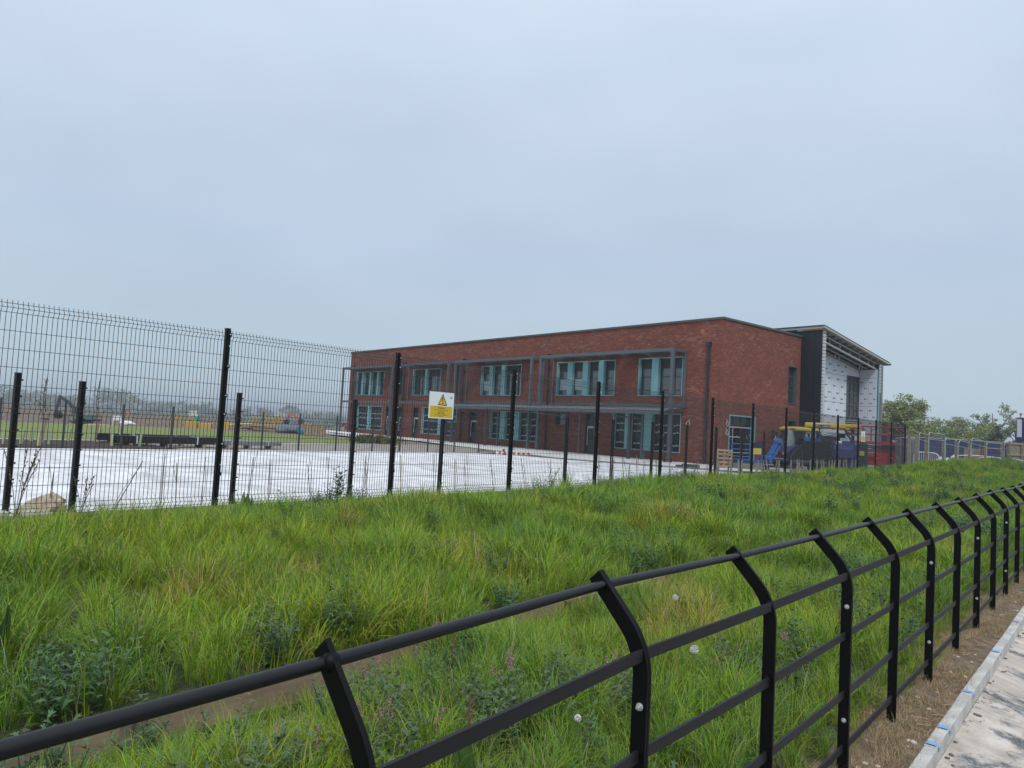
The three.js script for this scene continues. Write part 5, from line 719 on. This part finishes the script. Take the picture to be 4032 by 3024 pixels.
{ // blue boom lift basket
  const t = thing('boom_lift', 'blue boom lift with basket rails and raised arm beside the entrance glazing', 'lift', [-15.2, -0.05, -37.3], 22 * DEG);
  const rl = []; for (const y of [0.62, 1.0, 1.3]) for (const z of [-0.35, 0.35]) rl.push(bar(V(-1.0, y, z), V(0.05, y, z), 0.02, 6)); for (const x of [-1.0, -0.55, -0.1, 0.05]) for (const z of [-0.35, 0.35]) rl.push(bar(V(x, 0.45, z), V(x, 1.3, z), 0.02, 6)); for (const y of [0.62, 1.0, 1.3]) rl.push(bar(V(-1.0, y, -0.35), V(-1.0, y, 0.35), 0.02, 6)); M('basket_rail', rl, MAT.blue, t);
  M('basket_floor', bx(1.1, 0.06, 0.75, -0.48, 0.46, 0), MAT.blue, t); M('control_panel', [rb(0.5, 0.32, 0.12, 0.02, 0.32, 0.98, 0.3), bx(0.5, 0.25, 0.1, 0.32, 1.26, 0.28)], MAT.navyBlue, t); M('caution_plate', [bx(0.42, 0.26, 0.006, 0.28, 0.98, 0.365)], MAT.yellow, t); M('notice', bx(0.4, 0.07, 0.006, 0.28, 0.82, 0.366), MAT.tape, t);
  M('boom', [beam(V(0.75, 0.5, 0.1), V(1.3, 1.62, 0.0), 0.18, 0.22), beam(V(1.05, 0.62, 0.1), V(1.42, 1.35, 0.0), 0.1, 0.1), rb(0.35, 0.25, 0.3, 0.04, 1.3, 1.55, 0)], MAT.blue, t); M('base', [rb(2.2, 0.22, 1.0, 0.04, -0.1, 0.36, -0.2), beam(V(0.5, 0.5, 0), V(1.2, 0.95, 0.05), 0.06, 0.06)], MAT.blue, t);
  for (const [x, z] of [[-0.9, 0.35], [0.8, 0.35], [-0.9, -0.6], [0.8, -0.6]]) wheel(0.28, 0.2, t, x, 0.28, z); M('counterweight', rb(0.6, 0.5, 0.9, 0.05, 0.75, 0.5, -0.25), MAT.blue, t); M('timber_stack', [rb(1.4, 0.3, 0.7, 0.01, -0.2, 0.12, 0.75), rb(1.0, 0.06, 0.6, 0.01, 0.6, 0.3, 0.75)], MAT.weathered, t);
}
{ // pallet leaning by the corner
  const t = thing('pallet', 'wooden pallet leaning upright near the corner of the brick building', 'pallet', [-15.95, -0.03, -35.6], 22 * DEG);
  const q = (a, w, h, d, x, y, z) => { const m = M(a, uvm(rb(w, h, d, 0.004, x, y, z)), MAT.wood, t); m.rotation.x = -0.22; return m; };
  for (const y of [0.06, 0.27, 0.48, 0.69, 0.9]) q('slat', 0.82, 0.1, 0.02, 0, y, 0.05); for (const x of [-0.36, 0, 0.36]) q('bearer', 0.09, 1.0, 0.08, x, 0.48, -0.002); for (const y of [0.06, 0.48, 0.9]) q('slat', 0.82, 0.1, 0.02, 0, y, -0.054);
}
{ // concrete block, red and white plank, hose on the yard
  const b = thing('concrete_block', 'grey concrete kerb block lying at the near edge of the white yard', 'block', [-12.2, -0.05, -24.3], 0.55); M('block', rb(0.85, 0.24, 0.35, 0.015, 0, 0.12, 0), MAT.concStrip, b); M('top_block', rb(0.7, 0.05, 0.3, 0.01, 0.02, 0.265, 0), MAT.kerb, b);
  const p = thing('striped_plank', 'red and white striped barrier plank lying in the yard', 'barrier', [-25.1, -0.05, -29.4], 0.85); for (let i = 0; i < 14; i++) M('stripe', bx(0.13, 0.15, 0.04, -0.91 + i * 0.131, 0.1, 0), i % 2 ? flat(0.5, 0.11, 0.06, 0.7) : MAT.white, p); M('foot', [bx(0.3, 0.03, 0.3, -0.5, 0.014, 0), bx(0.3, 0.03, 0.3, 0.5, 0.014, 0)], MAT.rubber, p); M('lamp', rb(0.09, 0.14, 0.07, 0.02, -0.55, 0.25, 0), MAT.rubber, p);
  const hs = M('hose', tubeG(Array.from({ length: 20 }, (_, i) => V(-28.4 + Math.cos(i * 0.7) * (1.2 - i * 0.03), -0.02, -31.4 + Math.sin(i * 0.7) * 0.8)), 0.02, 120, 6), flat(0.2, 0.15, 0.1, 0.7)); tag(hs, 'coiled brown hose lying on the apron before the building', 'hose');
  for (const [x, z, L] of [[-19.6, -36.2, 'small dark trolley by a door of the brick front'], [-49.0, -41.0, 'dark trolley by the leftmost door of the brick front']]) { const w = thing('sack_trolley', L, 'trolley', [x, -0.03, z], BR); M('frame', [tubeG([V(-0.2, 0.1, 0), V(-0.2, 0.85, -0.08), V(0, 1.0, -0.1), V(0.2, 0.85, -0.08), V(0.2, 0.1, 0)], 0.018, 20, 6), bar(V(-0.2, 0.4, -0.03), V(0.2, 0.4, -0.03), 0.014), bx(0.4, 0.02, 0.3, 0, 0.05, 0.12)], MAT.rubber, w); M('wheel', [-0.22, 0.22].map(q => new THREE.CylinderGeometry(0.1, 0.1, 0.05, 12).rotateZ(Math.PI / 2).translate(q, 0.1, -0.05)), MAT.rubber, w); }
  const m = M('paving_slabs', [rb(1.1, 0.09, 0.6, 0.01), rb(0.8, 0.06, 0.5, 0.01, 0.15, 0.08, 0.03)], MAT.greyDark); m.position.set(-16.5, 0.01, -32.6); m.rotation.y = 0.3; tag(m, 'low pile of dark slabs on the apron before the corner', 'slabs');
}
{ // second notice on the mesh fence, notice on the site fencing
  const face = label([['!', 0.5, 0.27], ['Rhybudd', 0.5, 0.66], ['Warning', 0.5, 0.86]], 0.6, 0.47, '#e3e7ea', '#3a3420', 'bold 96px sans-serif');
  const cv = document.createElement('canvas'); cv.width = 300; cv.height = 235; const q = cv.getContext('2d'); q.fillStyle = '#e6eaee'; q.fillRect(0, 0, 300, 235); q.fillStyle = '#d8b52c'; q.fillRect(14, 122, 272, 102); q.fillStyle = '#19140e'; q.beginPath(); q.moveTo(150, 12); q.lineTo(206, 114); q.lineTo(94, 114); q.fill(); q.fillStyle = '#e0bd2c'; q.beginPath(); q.moveTo(150, 32); q.lineTo(190, 106); q.lineTo(110, 106); q.fill(); q.fillStyle = '#2a2413'; q.textAlign = 'center'; q.font = 'bold 26px sans-serif'; q.fillText('Rhybudd', 150, 152); q.fillText('Warning', 150, 196);
  const tx = new THREE.CanvasTexture(cv); tx.colorSpace = THREE.SRGBColorSpace; const fm = std({ map: tx, roughness: 0.45 });
  for (const [x, y, z, ry, L] of [[-9.19, 1.93, -35.3, 0, 'small warning sign far along the mesh fence before the red lift'], [-8.0, 1.85, -60.4, 0.12, 'small warning sign hanging on the site fencing before navy hoarding']]) { const t = thing('warning_sign', L, 'sign', [x, y, z], ry); M('plate', rb(0.004, 0.47, 0.6, 0.0015), MAT.white, t); const f = new THREE.PlaneGeometry(0.594, 0.464); f.rotateY(Math.PI / 2); M('printed_face', f.translate(0.0045, 0, 0), fm, t); }
}
// ---------- site fencing and hoarding beyond the end of the mesh fence ----------
{
  const posts = [[-9.5, -45.9], [-9.45, -47.6], [-9.22, -48.95], [-9.2, -54.2], [-8.95, -57.1], [-8.43, -58.9], [-7.87, -62], [-7.24, -65.2], [-6.55, -68.5]];
  posts.forEach(([x, z], i) => { const t = thing('timber_post', i < 2 ? 'tan timber post beside the last black post of the mesh fence' : 'square tan timber post holding a site fencing panel', 'post', [x, 0.1, z], rr(-0.1, 0.1), i < 2 ? 'timber posts at the mesh fence end' : 'timber posts of the site fencing'); M('upright', uvm(rb(0.15, i === 4 ? 2.1 : 2.32, 0.15, 0.008, 0, 1.05, 0)), MAT.weathered, t); M('cap', bx(0.152, 0.01, 0.152, 0, (i === 4 ? 2.1 : 2.32) / 2 + 1.053, 0), MAT.wood, t); });
  const galv = flat(0.42, 0.46, 0.46, 0.45, { metalness: 0.35 }), netm = flat(0.22, 0.24, 0.25, 0.6);
  const heras = (ax, az, bx1, bz, y0, y1, L) => { const a = V(ax, y0, az), b = V(bx1, y1, bz), t = thing('fencing_panel', L, 'fence panel', [0, 0, 0], 0, 'site fencing panels'), H = 2.0, f = [], A = a.clone().setY(y0 + H), B = b.clone().setY(y1 + H); const d = b.clone().sub(a).setY(0).normalize().multiplyScalar(0.16); f.push(bar(a, A.clone().setY(A.y - 0.14), 0.022, 8), bar(A.clone().setY(A.y - 0.15), A.clone().add(d), 0.022, 8), bar(A.clone().add(d), B.clone().sub(d), 0.022, 8), bar(B.clone().sub(d), B.clone().setY(B.y - 0.15), 0.022, 8), bar(B.clone().setY(B.y - 0.14), b, 0.022, 8), bar(a.clone().setY(y0 + 0.15), b.clone().setY(y1 + 0.15), 0.018, 6), bar(a.clone().setY(y0 + 1.6), b.clone().setY(y1 + 1.6), 0.014, 6)); M('tube_frame', f, galv, t); const w = [], n = Math.round(a.distanceTo(b) / 0.2); for (let i = 1; i < n; i++) { const p = a.clone().lerp(b, i / n); w.push(bx(0.004, H - 0.2, 0.004, p.x, p.y + H / 2, p.z)); } for (let y = 0.4; y < H; y += 0.25) w.push(bar(a.clone().setY(y0 + y), b.clone().setY(y1 + y), 0.003, 3)); M('mesh', w, netm, t); };
  heras(-9.35, -47.7, -9.1, -49.0, 0.45, 0.35, 'angled galvanised fencing panel next to the stacked panels'); heras(-9.1, -49.1, -9.1, -54.1, 0.5, 0.5, 'galvanised fencing panel raised highest before the navy hoarding'); heras(-9.1, -54.3, -8.85, -57.0, 0.3, 0.2, 'galvanised fencing panel sloping down behind two tan posts'); heras(-8.8, -57.2, -8.35, -58.9, 0.2, 0.1, 'short galvanised fencing panel with lowest top'); heras(-8.3, -59.0, -7.8, -62, 0.45, 0.25, 'galvanised fencing panel carrying the small sign'); heras(-7.8, -62.1, -7.2, -65.2, 0.2, 0.2, 'galvanised fencing panel before the red frame'); heras(-7.1, -65.3, -6.5, -68.5, 0.25, 0.1, 'rightmost galvanised fencing panel by the board fence');
  for (let i = 0; i < 5; i++) { const t = thing('stacked_panel', 'galvanised mesh panel standing in a stack behind the last black post', 'fence panel', [-10.35 + i * 0.09, 0.0, -48.4 + i * 0.1], 0.5, 'stack of spare mesh panels'); const w = []; for (let k = 0; k < 9; k++) w.push(bar(V(-0.4 + k * 0.1, 0, 0), V(-0.4 + k * 0.1 + 0.03, 2.05, 0), 0.006, 4)); for (let y = 0.1; y < 2; y += 0.3) w.push(bar(V(-0.4, y, 0), V(0.4, y, 0), 0.004, 3)); M('mesh', w, netm, t); M('tube_frame', [bar(V(-0.42, 0, 0), V(-0.4, 2.1, 0), 0.022), bar(V(0.42, 0, 0), V(0.44, 2.1, 0), 0.022), bar(V(-0.4, 2.1, 0), V(0.44, 2.1, 0), 0.022)], galv, t); }
  const navy = mottled(256, [0.020, 0.034, 0.085], [0.032, 0.05, 0.115], 2, { f: 5, z: 41, speck: 0.1, bump: 0 });
  const hd = thing('site_hoarding', 'long navy blue ribbed steel hoarding behind the site fencing', 'hoarding'); const a = V(-16.2, -0.05, -64.5), b = V(-6.2, -0.05, -82), n = 18, h0 = 2.42;
  for (let i = 0; i < n; i++) { const p = a.clone().lerp(b, i / n), q = a.clone().lerp(b, (i + 0.992) / n); M('sheet', [beam(p.clone().setY(h0 / 2), q.clone().setY(h0 / 2), 0.03, h0), ...Array.from({ length: 9 }, (_, k) => beam(p.clone().setY(0.2 + k * 0.25), q.clone().setY(0.2 + k * 0.25), 0.055, 0.07))], navy, hd); } M('top_rail', beam(a.clone().setY(h0 + 0.03), b.clone().setY(h0 + 0.03), 0.08, 0.06), galv, hd);
  const ob = M('ply_board', rb(1.15, 1.35, 0.03, 0.005), MAT.weathered); ob.position.set(-9.75, 1.05, -69.6); ob.rotation.y = 0.2; tag(ob, 'brown plywood board leaning before the navy hoarding', 'board');
  { const t = thing('barrier_hoop', 'red tubular steel frame standing before the navy hoarding', 'frame', [-8.34, -0.05, -69.5], 0.13); M('tube', tubeG([V(-0.68, 0, 0), V(-0.68, 1.55, 0), V(-0.6, 1.78, 0), V(0.6, 1.78, 0), V(0.72, 1.55, 0), V(0.72, 0, 0)], 0.05, 60, 8), MAT.red, t); M('low_rail', [bar(V(-2.2, 0.5, 0), V(-0.7, 0.5, 0), 0.05), bar(V(0.75, 0.45, 0), V(2.5, 0.4, 0.2), 0.05)], MAT.red, t); }
  const barrier = (x, z, ry, w, h, L) => { const t = thing('crowd_barrier', L, 'barrier', [x, 0.02, z], ry, 'white pedestrian barriers'); M('tube_frame', tubeG([V(-w, 0, 0), V(-w, h - 0.15, 0), V(-w + 0.12, h, 0), V(w - 0.12, h, 0), V(w, h - 0.15, 0), V(w, 0, 0)], 0.032, 60, 8), MAT.white, t); M('infill_bars', Array.from({ length: 12 }, (_, i) => bar(V(lerp(-w, w, (i + 1) / 13), 0.2, 0), V(lerp(-w, w, (i + 1) / 13), h - 0.02, 0), 0.012, 5)), MAT.white, t); M('bottom_rail', bar(V(-w, 0.2, 0), V(w, 0.2, 0), 0.02), MAT.white, t); };
  barrier(-9.75, -51.9, 0.18, 0.68, 1.2, 'white pedestrian barrier just right of the stacked panels'); barrier(-8.6, -64.2, 0.14, 1.6, 1.05, 'long white barrier rail seen low behind the timber posts'); barrier(-7.5, -66.5, 0.12, 1.5, 0.98, 'white barrier rail left of the board fence'); 
  { const wt = [], t = thing('rubble_heap', 'low whitish heap of rubble behind the timber posts', 'rubble', [-9.6, -0.05, -62.5], 0.2); seed(17); for (let i = 0; i < 26; i++) wt.push(place(new THREE.IcosahedronGeometry(rr(0.12, 0.34), 0), rr(-1.3, 1.3), rr(0.2, 1.0), rr(-0.4, 0.4), rr(0, 3), rr(0, 3), 0)); M('lumps', wt, MAT.apron, t); }
  const bf = thing('board_fence', 'grey brown close boarded timber fence at the right picture edge', 'fence'); { const A = V(-6.95, 0.1, -65.4), B = V(-5.2, 0.1, -73.2), N = 46; seed(6); for (let i = 0; i < N; i++) { const p = A.clone().lerp(B, i / N), q = A.clone().lerp(B, (i + 0.96) / N), hh = 2.25 + rr(-0.02, 0.02); M('board', uvm(beam(p.setY(0.1 + hh / 2), q.setY(0.1 + hh / 2), 0.02 + (i % 2) * 0.014, hh)), MAT.weathered, bf); } for (const y of [0.35, 1.3, 2.15]) M('rail', beam(A.clone().add(V(0.06, y, 0.02)), B.clone().add(V(0.06, y, 0.02)), 0.06, 0.09), MAT.wood, bf); for (let i = 0; i < 4; i++) { const p = A.clone().lerp(B, 0.02 + i * 0.32); M('post', uvm(rb(0.13, 2.3, 0.13, 0.006, p.x + 0.11, 1.25, p.z)), MAT.weathered, bf); } M('base_rail', beam(A.clone().add(V(0.2, 0.2, 0)), B.clone().add(V(0.2, 0.2, 0)), 0.05, 0.06), MAT.red, bf); }
  { const t = thing('site_cabin', 'tall navy stacked site cabin with white banner at the right edge', 'cabin', [-7.95, -0.1, -92.6], 0.12); for (const y of [1.35, 4.05]) M('unit', [rb(6, 2.6, 2.6, 0.05, 2.0, y, -1.3), ...Array.from({ length: 22 }, (_, i) => bx(0.1, 2.3, 0.06, -0.85 + i * 0.26, y, 0.03))], navy, t); M('banner', bx(0.42, 1.9, 0.02, -0.8, 4.3, 0.09), flat(0.5, 0.5, 0.6, 0.6), t); M('roof_edge', bx(6.1, 0.08, 2.7, 2.0, 5.39, -1.3), MAT.greySteel, t); M('roof_lamp', [bar(V(-0.7, 5.4, 0), V(-0.7, 5.7, 0), 0.06), new THREE.SphereGeometry(0.14, 8, 6).translate(-0.7, 5.8, 0), bar(V(-1.4, 5.25, 0), V(-0.9, 5.3, 0), 0.05)], flat(0.4, 0.22, 0.2, 0.7), t); M('stair_brace', beam(V(-1.6, 2.5, 0.1), V(-0.98, 3.2, 0.1), 0.05, 0.08), MAT.navyBlue, t); }
}
// ---------- far side of the site ----------
{
  seed(303); const bundle = (x, z, ry, n, m, l, r, mat, L) => { const t = thing('pipe_bundle', L, 'bundle', [x, -0.06, z], ry); for (let j = 0; j < m; j++) for (let i = 0; i < n; i++) M('post_length', rb(l + rr(-0.15, 0.15), r * 2, r * 2, 0.006, rr(-0.06, 0.06), 0.14 + r + j * r * 2.06, (i - n / 2) * r * 2.1), mat, t); M('strap', [-l * 0.3, l * 0.28].map(q => bx(0.05, m * r * 2.1 + 0.02, n * r * 2.12 + 0.02, q, 0.14 + m * r * 1.03, -r)), MAT.tape, t); M('bearer', [-l * 0.35, 0, l * 0.35].map(q => bx(0.12, 0.13, n * r * 2.2, q, 0.065, -r)), MAT.wood, t); return t; };
  bundle(-29.2, -12.7, 1.52, 8, 3, 4.0, 0.045, MAT.rubber, 'strapped bundle of black steel posts on timber bearers beyond the yard'); bundle(-30.6, -12.6, 1.35, 5, 3, 3.6, 0.045, MAT.rubber, 'black post bundle lying behind the strapped bundle at its left'); bundle(-28.75, -16.0, 1.5, 6, 2, 2.8, 0.045, flat(0.2, 0.22, 0.24, 0.5, { metalness: 0.3 }), 'low bundle of grey steel lengths right of the black bundle');
  const sheetW = M('plastic_sheet', place(new THREE.BoxGeometry(2.2, 0.05, 1.4, 8, 1, 6), -29.6, 0.03, -6.0, 0, 0.3), MAT.white); tag(sheetW, 'white plastic sheet on the mulch bed at the left edge', 'sheet');
  const heap = (x, z, rx, rz, h, sd, L, mat = MAT.soil) => { const g = new THREE.PlaneGeometry(2, 2, 36, 26), p = g.attributes.position, uv = g.attributes.uv; for (let i = 0; i < p.count; i++) { const u = p.getX(i), v = p.getY(i), d = Math.max(0, 1 - Math.pow(Math.abs(u), 2.6)) * Math.max(0, 1 - v * v), y = h * Math.pow(d, 0.7) * (0.85 + 0.5 * fbm(u * 3 + sd, v * 3, sd, 4)) - 0.3; uv.setXY(i, u * rx, v * rz); p.setXYZ(i, u * rx, y, v * rz); } g.computeVertexNormals(); const m = M('spoil_heap', g, mat); m.position.set(x, landY(x, z), z); m.rotation.y = Math.atan2(x, z) + Math.PI; tag(m, L, 'heap'); return m; };
  heap(-112, -47, 20, 6, 2.3, 3, 'long dark spoil heap behind the dark digger'); heap(-130, -30, 26, 7, 2.6, 5, 'spoil heap at the left edge beyond the field'); heap(-112, -60, 16, 5, 1.5, 7, 'low spoil heap in the middle of the far site'); heap(-105, -76, 18, 5, 1.3, 9, 'brown spoil heap below the orange digger'); heap(-92, -83, 12, 4, 1.2, 11, 'small earth bank left of the brick building');
  function digger(L, x, z, ry, body, arm, sc, pose) {
    const t = thing('excavator', L, 'excavator', [x, landY(x, z) - 0.05, z], ry); t.scale.setScalar(sc);
    for (const q of [-0.85, 0.85]) M('track', rb(3.0, 0.65, 0.5, 0.3, 0, 0.36, q), MAT.rubber, t); M('turntable', new THREE.CylinderGeometry(0.6, 0.7, 0.4, 16).translate(0, 0.8, 0), MAT.rubber, t);
    M('body', [rb(2.3, 0.8, 1.9, 0.12, 0.35, 1.35, 0), rb(0.8, 0.9, 1.9, 0.15, 1.35, 1.35, 0)], body, t); const cab = M('cab', [rb(1.1, 1.5, 0.85, 0.1, -0.4, 2.0, 0.5)], MAT.greyDark, t); M('window', [bx(0.9, 0.8, 0.87, -0.4, 2.2, 0.5), bx(1.12, 0.8, 0.65, -0.4, 2.2, 0.5)], MAT.pane, cab);
    const [bm, st, bk] = pose; M('boom', [beam(V(-0.4, 1.5, -0.2), V(...bm[0]), 0.3, 0.45), beam(V(...bm[0]), V(...bm[1]), 0.28, 0.4)], arm, t); M('stick', beam(V(bm[1][0] + 0.1, bm[1][1] + 0.1, -0.2), V(...st), 0.24, 0.34), arm, t); M('bucket', extr([[0, 0], [0.7, 0.1], [0.85, -0.5], [0.4, -0.85], [-0.1, -0.6]], 0.9, 0.02).rotateZ(bk).translate(st[0], st[1], -0.65), MAT.rubber, t); M('hydraulic_ram', bar(V(-0.7, 1.5, -0.2), V(lerp(-0.4, bm[0][0], 0.8), lerp(1.5, bm[0][1], 0.8) - 0.2, -0.2), 0.07), MAT.zinc, t);
  }
  const fwd = a => a * DEG; // boom points left in the picture
  digger('dark excavator with folded arm standing beyond the field', -111.5, -36.5, fwd(41), flat(0.10, 0.17, 0.18, 0.5), MAT.greyDark, 0.95, [[[-2.0, 3.3, -0.2], [-3.6, 4.2, -0.2]], [-4.0, 1.6, -0.2], 0.4]);
  digger('orange excavator below the lone round topped tree', -114, -74, fwd(41), MAT.orange, flat(0.55, 0.14, 0.06, 0.5), 0.85, [[[-1.9, 3.2, -0.2], [-3.0, 3.9, -0.2]], [-4.2, 2.3, -0.2], 0.2]);
  digger('orange excavator nearest the left end of the brick building', -112, -81, fwd(215), flat(0.3, 0.31, 0.28, 0.6), flat(0.62, 0.10, 0.03, 0.5), 0.75, [[[-1.9, 3.0, -0.2], [-3.2, 3.4, -0.2]], [-4.0, 1.6, -0.2], 0.2]);
  digger('small orange excavator in front of the spoil heap', -124, -49, fwd(41), MAT.orange, MAT.orange, 0.7, [[[-1.8, 2.6, -0.2], [-3.3, 2.7, -0.2]], [-4.2, 1.4, -0.2], 0.3]);
  const block = (name, label_, x, z, ry, geos, mat, cat, y) => { const m = M(name, geos, mat); m.position.set(x, y ?? landY(x, z), z); m.rotation.y = ry; tag(m, label_, cat); return m; };
  const yel = flat(0.46, 0.31, 0.07, 0.7);
  for (const [x, z, L] of [[-75.6, -34.0, 'pair of yellow marker posts left of the yellow blocks'], [-74.4, -34.8, 'yellow marker posts near the white board'], [-70, -39.5, 'yellow post pair right of the black fence posts'], [-68.5, -41.2, 'yellow marker posts at the far timber pile'], [-69.2, -40.4, 'single yellow frame in the middle distance']]) { const t = thing('marker_post', L, 'post', [x, landY(x, z), z], 0.9); M('post', [-0.25, 0.2].map(q => bx(0.12, 1.5, 0.12, q, 0.75, 0)), yel, t); M('cross_bar', bx(0.6, 0.08, 0.06, 0, 1.1, 0), yel, t); }
  block('yellow_trough', 'row of yellow plastic troughs beyond the field', -73.8, -35.4, 0.9, [rb(1.3, 0.8, 0.9, 0.05, -0.75, 0.4, 0), rb(1.3, 0.7, 0.9, 0.05, 0.65, 0.35, 0), rb(0.4, 0.2, 0.4, 0.04, -0.5, 0.9, 0)], yel, 'trough'); block('yellow_trough', 'single yellow trough right of the trough row', -71.6, -37.0, 0.9, [rb(1.1, 0.8, 0.9, 0.05, 0, 0.4, 0), rb(0.9, 0.1, 0.7, 0.03, 0, 0.84, 0)], yel, 'trough'); block('green_tarp', 'turquoise tarpaulin bundle behind the yellow troughs', -75.2, -35.6, 0.4, [rb(0.8, 0.5, 0.6, 0.15, 0, 1.2, 0), rb(0.4, 0.9, 0.4, 0.1, 0.1, 0.5, 0)], flat(0.05, 0.32, 0.28, 0.6), 'tarpaulin');
  block('steel_rack', 'yellow steel frame stack behind the timber pile', -63.5, -37.8, 0.9, [bx(0.12, 1.9, 0.12, -0.8, 0.95, 0), bx(0.12, 1.9, 0.12, 0.7, 0.95, 0), bx(0.12, 1.5, 0.12, 0, 0.75, 0.2), bx(1.6, 0.1, 0.1, 0, 1.3, 0), beam(V(-0.8, 0.1, 0), V(0.7, 1.6, 0), 0.08, 0.1)], yel, 'frame');
  { const t = thing('timber_pile', 'pile of pale timber boards at the far edge of the field', 'timber', [-56.3, -0.1, -33.1], 1.0); seed(14); for (let i = 0; i < 16; i++) M('plank', rb(3.4 + rr(-0.6, 0.8), 0.09, 0.5, 0.01, rr(-0.3, 0.5), 0.06 + Math.floor(i / 3) * 0.1, (i % 3 - 1) * 0.52 + rr(-0.05, 0.05), 0, rr(-0.05, 0.05)), i % 4 ? MAT.wood : MAT.weathered, t); M('yellow_cover', rb(1.8, 0.12, 1.4, 0.04, -2.3, 0.5, 0, 0, 0.1, 0.1), flat(0.5, 0.42, 0.14, 0.7), t); }
  { const mk = (x, z, sx, sy, sd, mat, L) => { const g = new THREE.IcosahedronGeometry(1, 4), p = g.attributes.position; for (let i = 0; i < p.count; i++) { const k = 1 + 0.45 * fbm(p.getX(i) * 1.8 + sd, p.getY(i) * 1.8, p.getZ(i) * 1.8, 3); p.setXYZ(i, p.getX(i) * sx * k, Math.max(0, p.getY(i) * sy * k + sy * 0.5), p.getZ(i) * sx * 0.6 * k); } const v = mergeVertices(g); v.computeVertexNormals(); block('covered_load', L, x, z, 0.9, v, mat, 'tarpaulin', -0.08); };
    mk(-53.1, -33.4, 1.3, 0.5, 3, flat(0.13, 0.15, 0.18, 0.6), 'grey blue sheeted load right of the timber pile'); mk(-50.2, -32.6, 0.45, 0.36, 5, flat(0.03, 0.2, 0.28, 0.6), 'small teal bag beside the wooden crates'); mk(-61.4, -23.5, 0.6, 0.2, 8, MAT.white, 'white bags at the far edge of the field'); }
  { const t = thing('wooden_crate', 'tan slatted wooden crates standing right of the teal bag', 'crate', [-49.2, -0.08, -33.0], 0.85); for (let i = 0; i < 9; i++) M('slat', rb(0.14, 0.85, 0.05, 0.008, -0.72 + i * 0.18, 0.43, 0.35), i % 3 ? MAT.wood : MAT.weathered, t); M('box', rb(1.6, 0.82, 0.66, 0.02, 0, 0.42, 0), MAT.wood, t); }
  block('white_sheeting', 'long white sheeting laid beside the left end of the building', -48.5, -35.8, -0.25, [rb(7, 0.12, 1.6, 0.04, 0, 0.1, 0), rb(4, 0.1, 1.2, 0.04, -1, 0.24, 0.2)], MAT.white, 'sheet', -0.06);
  block('site_board', 'small white site board beyond the field', -107, -39.6, 1.2, [bx(1.0, 0.65, 0.05, 0, 1.3, 0), bx(0.08, 1.6, 0.08, -0.5, 0.6, -0.06), bx(0.08, 1.6, 0.08, 0.5, 0.6, -0.06)], MAT.white, 'board'); block('site_board', 'pale board between the yellow marker posts', -77.5, -36.4, 1.0, [bx(0.9, 0.8, 0.05, 0, 1.7, 0), bx(0.07, 1.8, 0.07, 0, 0.6, -0.06)], MAT.apron, 'board');
  block('red_machine', 'red machine half hidden by the spoil heap at the left', -136, -34.5, 1.1, [rb(2.6, 0.4, 1.2, 0.12, 0, 1.75, 0), rb(0.9, 0.8, 1.1, 0.15, 1.6, 1.2, 0), rb(1.8, 1.1, 1.0, 0.1, -0.4, 0.9, 0)], MAT.red, 'machine'); block('sand_heap', 'pale sand heap with boards at the foot of the dark digger', -100, -33.2, 0.9, [rb(5.5, 0.5, 2.2, 0.24, 0, 0.2, 0), rb(2.8, 0.6, 1.6, 0.28, 1.5, 0.3, 0)], flat(0.42, 0.31, 0.17, 0.95), 'sand');
  block('grass_clump', 'rough green mound at the near corner of the field', -36.8, -29.3, 0.3, (() => { seed(66); const a = []; for (let i = 0; i < 500; i++) a.push(place(new THREE.PlaneGeometry(0.05, 0.4), rr(-2, 2) * Math.sqrt(R()), 0.1 + rr(0, 0.25), rr(-1.2, 1.2) * Math.sqrt(R()), rr(-0.5, 0.5), rr(0, 6), 0)); return a; })(), flat(0.085, 0.10, 0.035, 0.9, { side: THREE.DoubleSide }), 'grass', -0.06);
  for (const [x, z] of [[-112, -40.5]]) { const t = thing('traffic_post', 'yellow topped post beside the dark digger', 'post', [x, landY(x, z), z]); M('post', bx(0.3, 1.5, 0.3, 0, 0.75, 0), yel, t); M('band', bx(0.32, 0.4, 0.32, 0, 0.9, 0), flat(0.4, 0.6, 0.1, 0.6), t); }
}
{ // crumbs of earth and stones swept along the kerb
  seed(414); const g = [0, 1, 2].map(k => { const q = new THREE.IcosahedronGeometry(0.012, 1), p = q.attributes.position; for (let i = 0; i < p.count; i++) { const f = 1 + 0.7 * fbm(p.getX(i) * 90 + k * 5, p.getY(i) * 90, p.getZ(i) * 90, 2); p.setXYZ(i, p.getX(i) * f, p.getY(i) * f * 0.6, p.getZ(i) * f); } const v = mergeVertices(q); v.computeVertexNormals(); return v; });
  const it = []; for (let i = 0; i < 420; i++) { const near = R() < 0.6, x = near ? -0.725 + Math.abs(rr(-0.12, 0.12)) * R() : rr(-0.7, 0.6); it.push({ x, y: -0.056, z: -rr(3, 22), r: rr(0, 6), s: rr(0.25, 1.3) * (R() < 0.06 ? 2 : 1), h: 1, c: R() < 0.5 ? C(0.16, 0.12, 0.09) : C(0.45, 0.42, 0.38) }); } for (let i = 0; i < 60; i++) it.push({ x: rr(-1.1, -0.81), y: 0.012, z: -rr(3, 12), r: rr(0, 6), s: rr(0.4, 1.6), h: 1, c: C(0.5, 0.45, 0.38) });
  stuff('grit', 'crumbs of earth and small stones swept along the kerb', 'grit', g, flat(1, 1, 1, 0.95), it);
}
renderer.render(scene, camera);
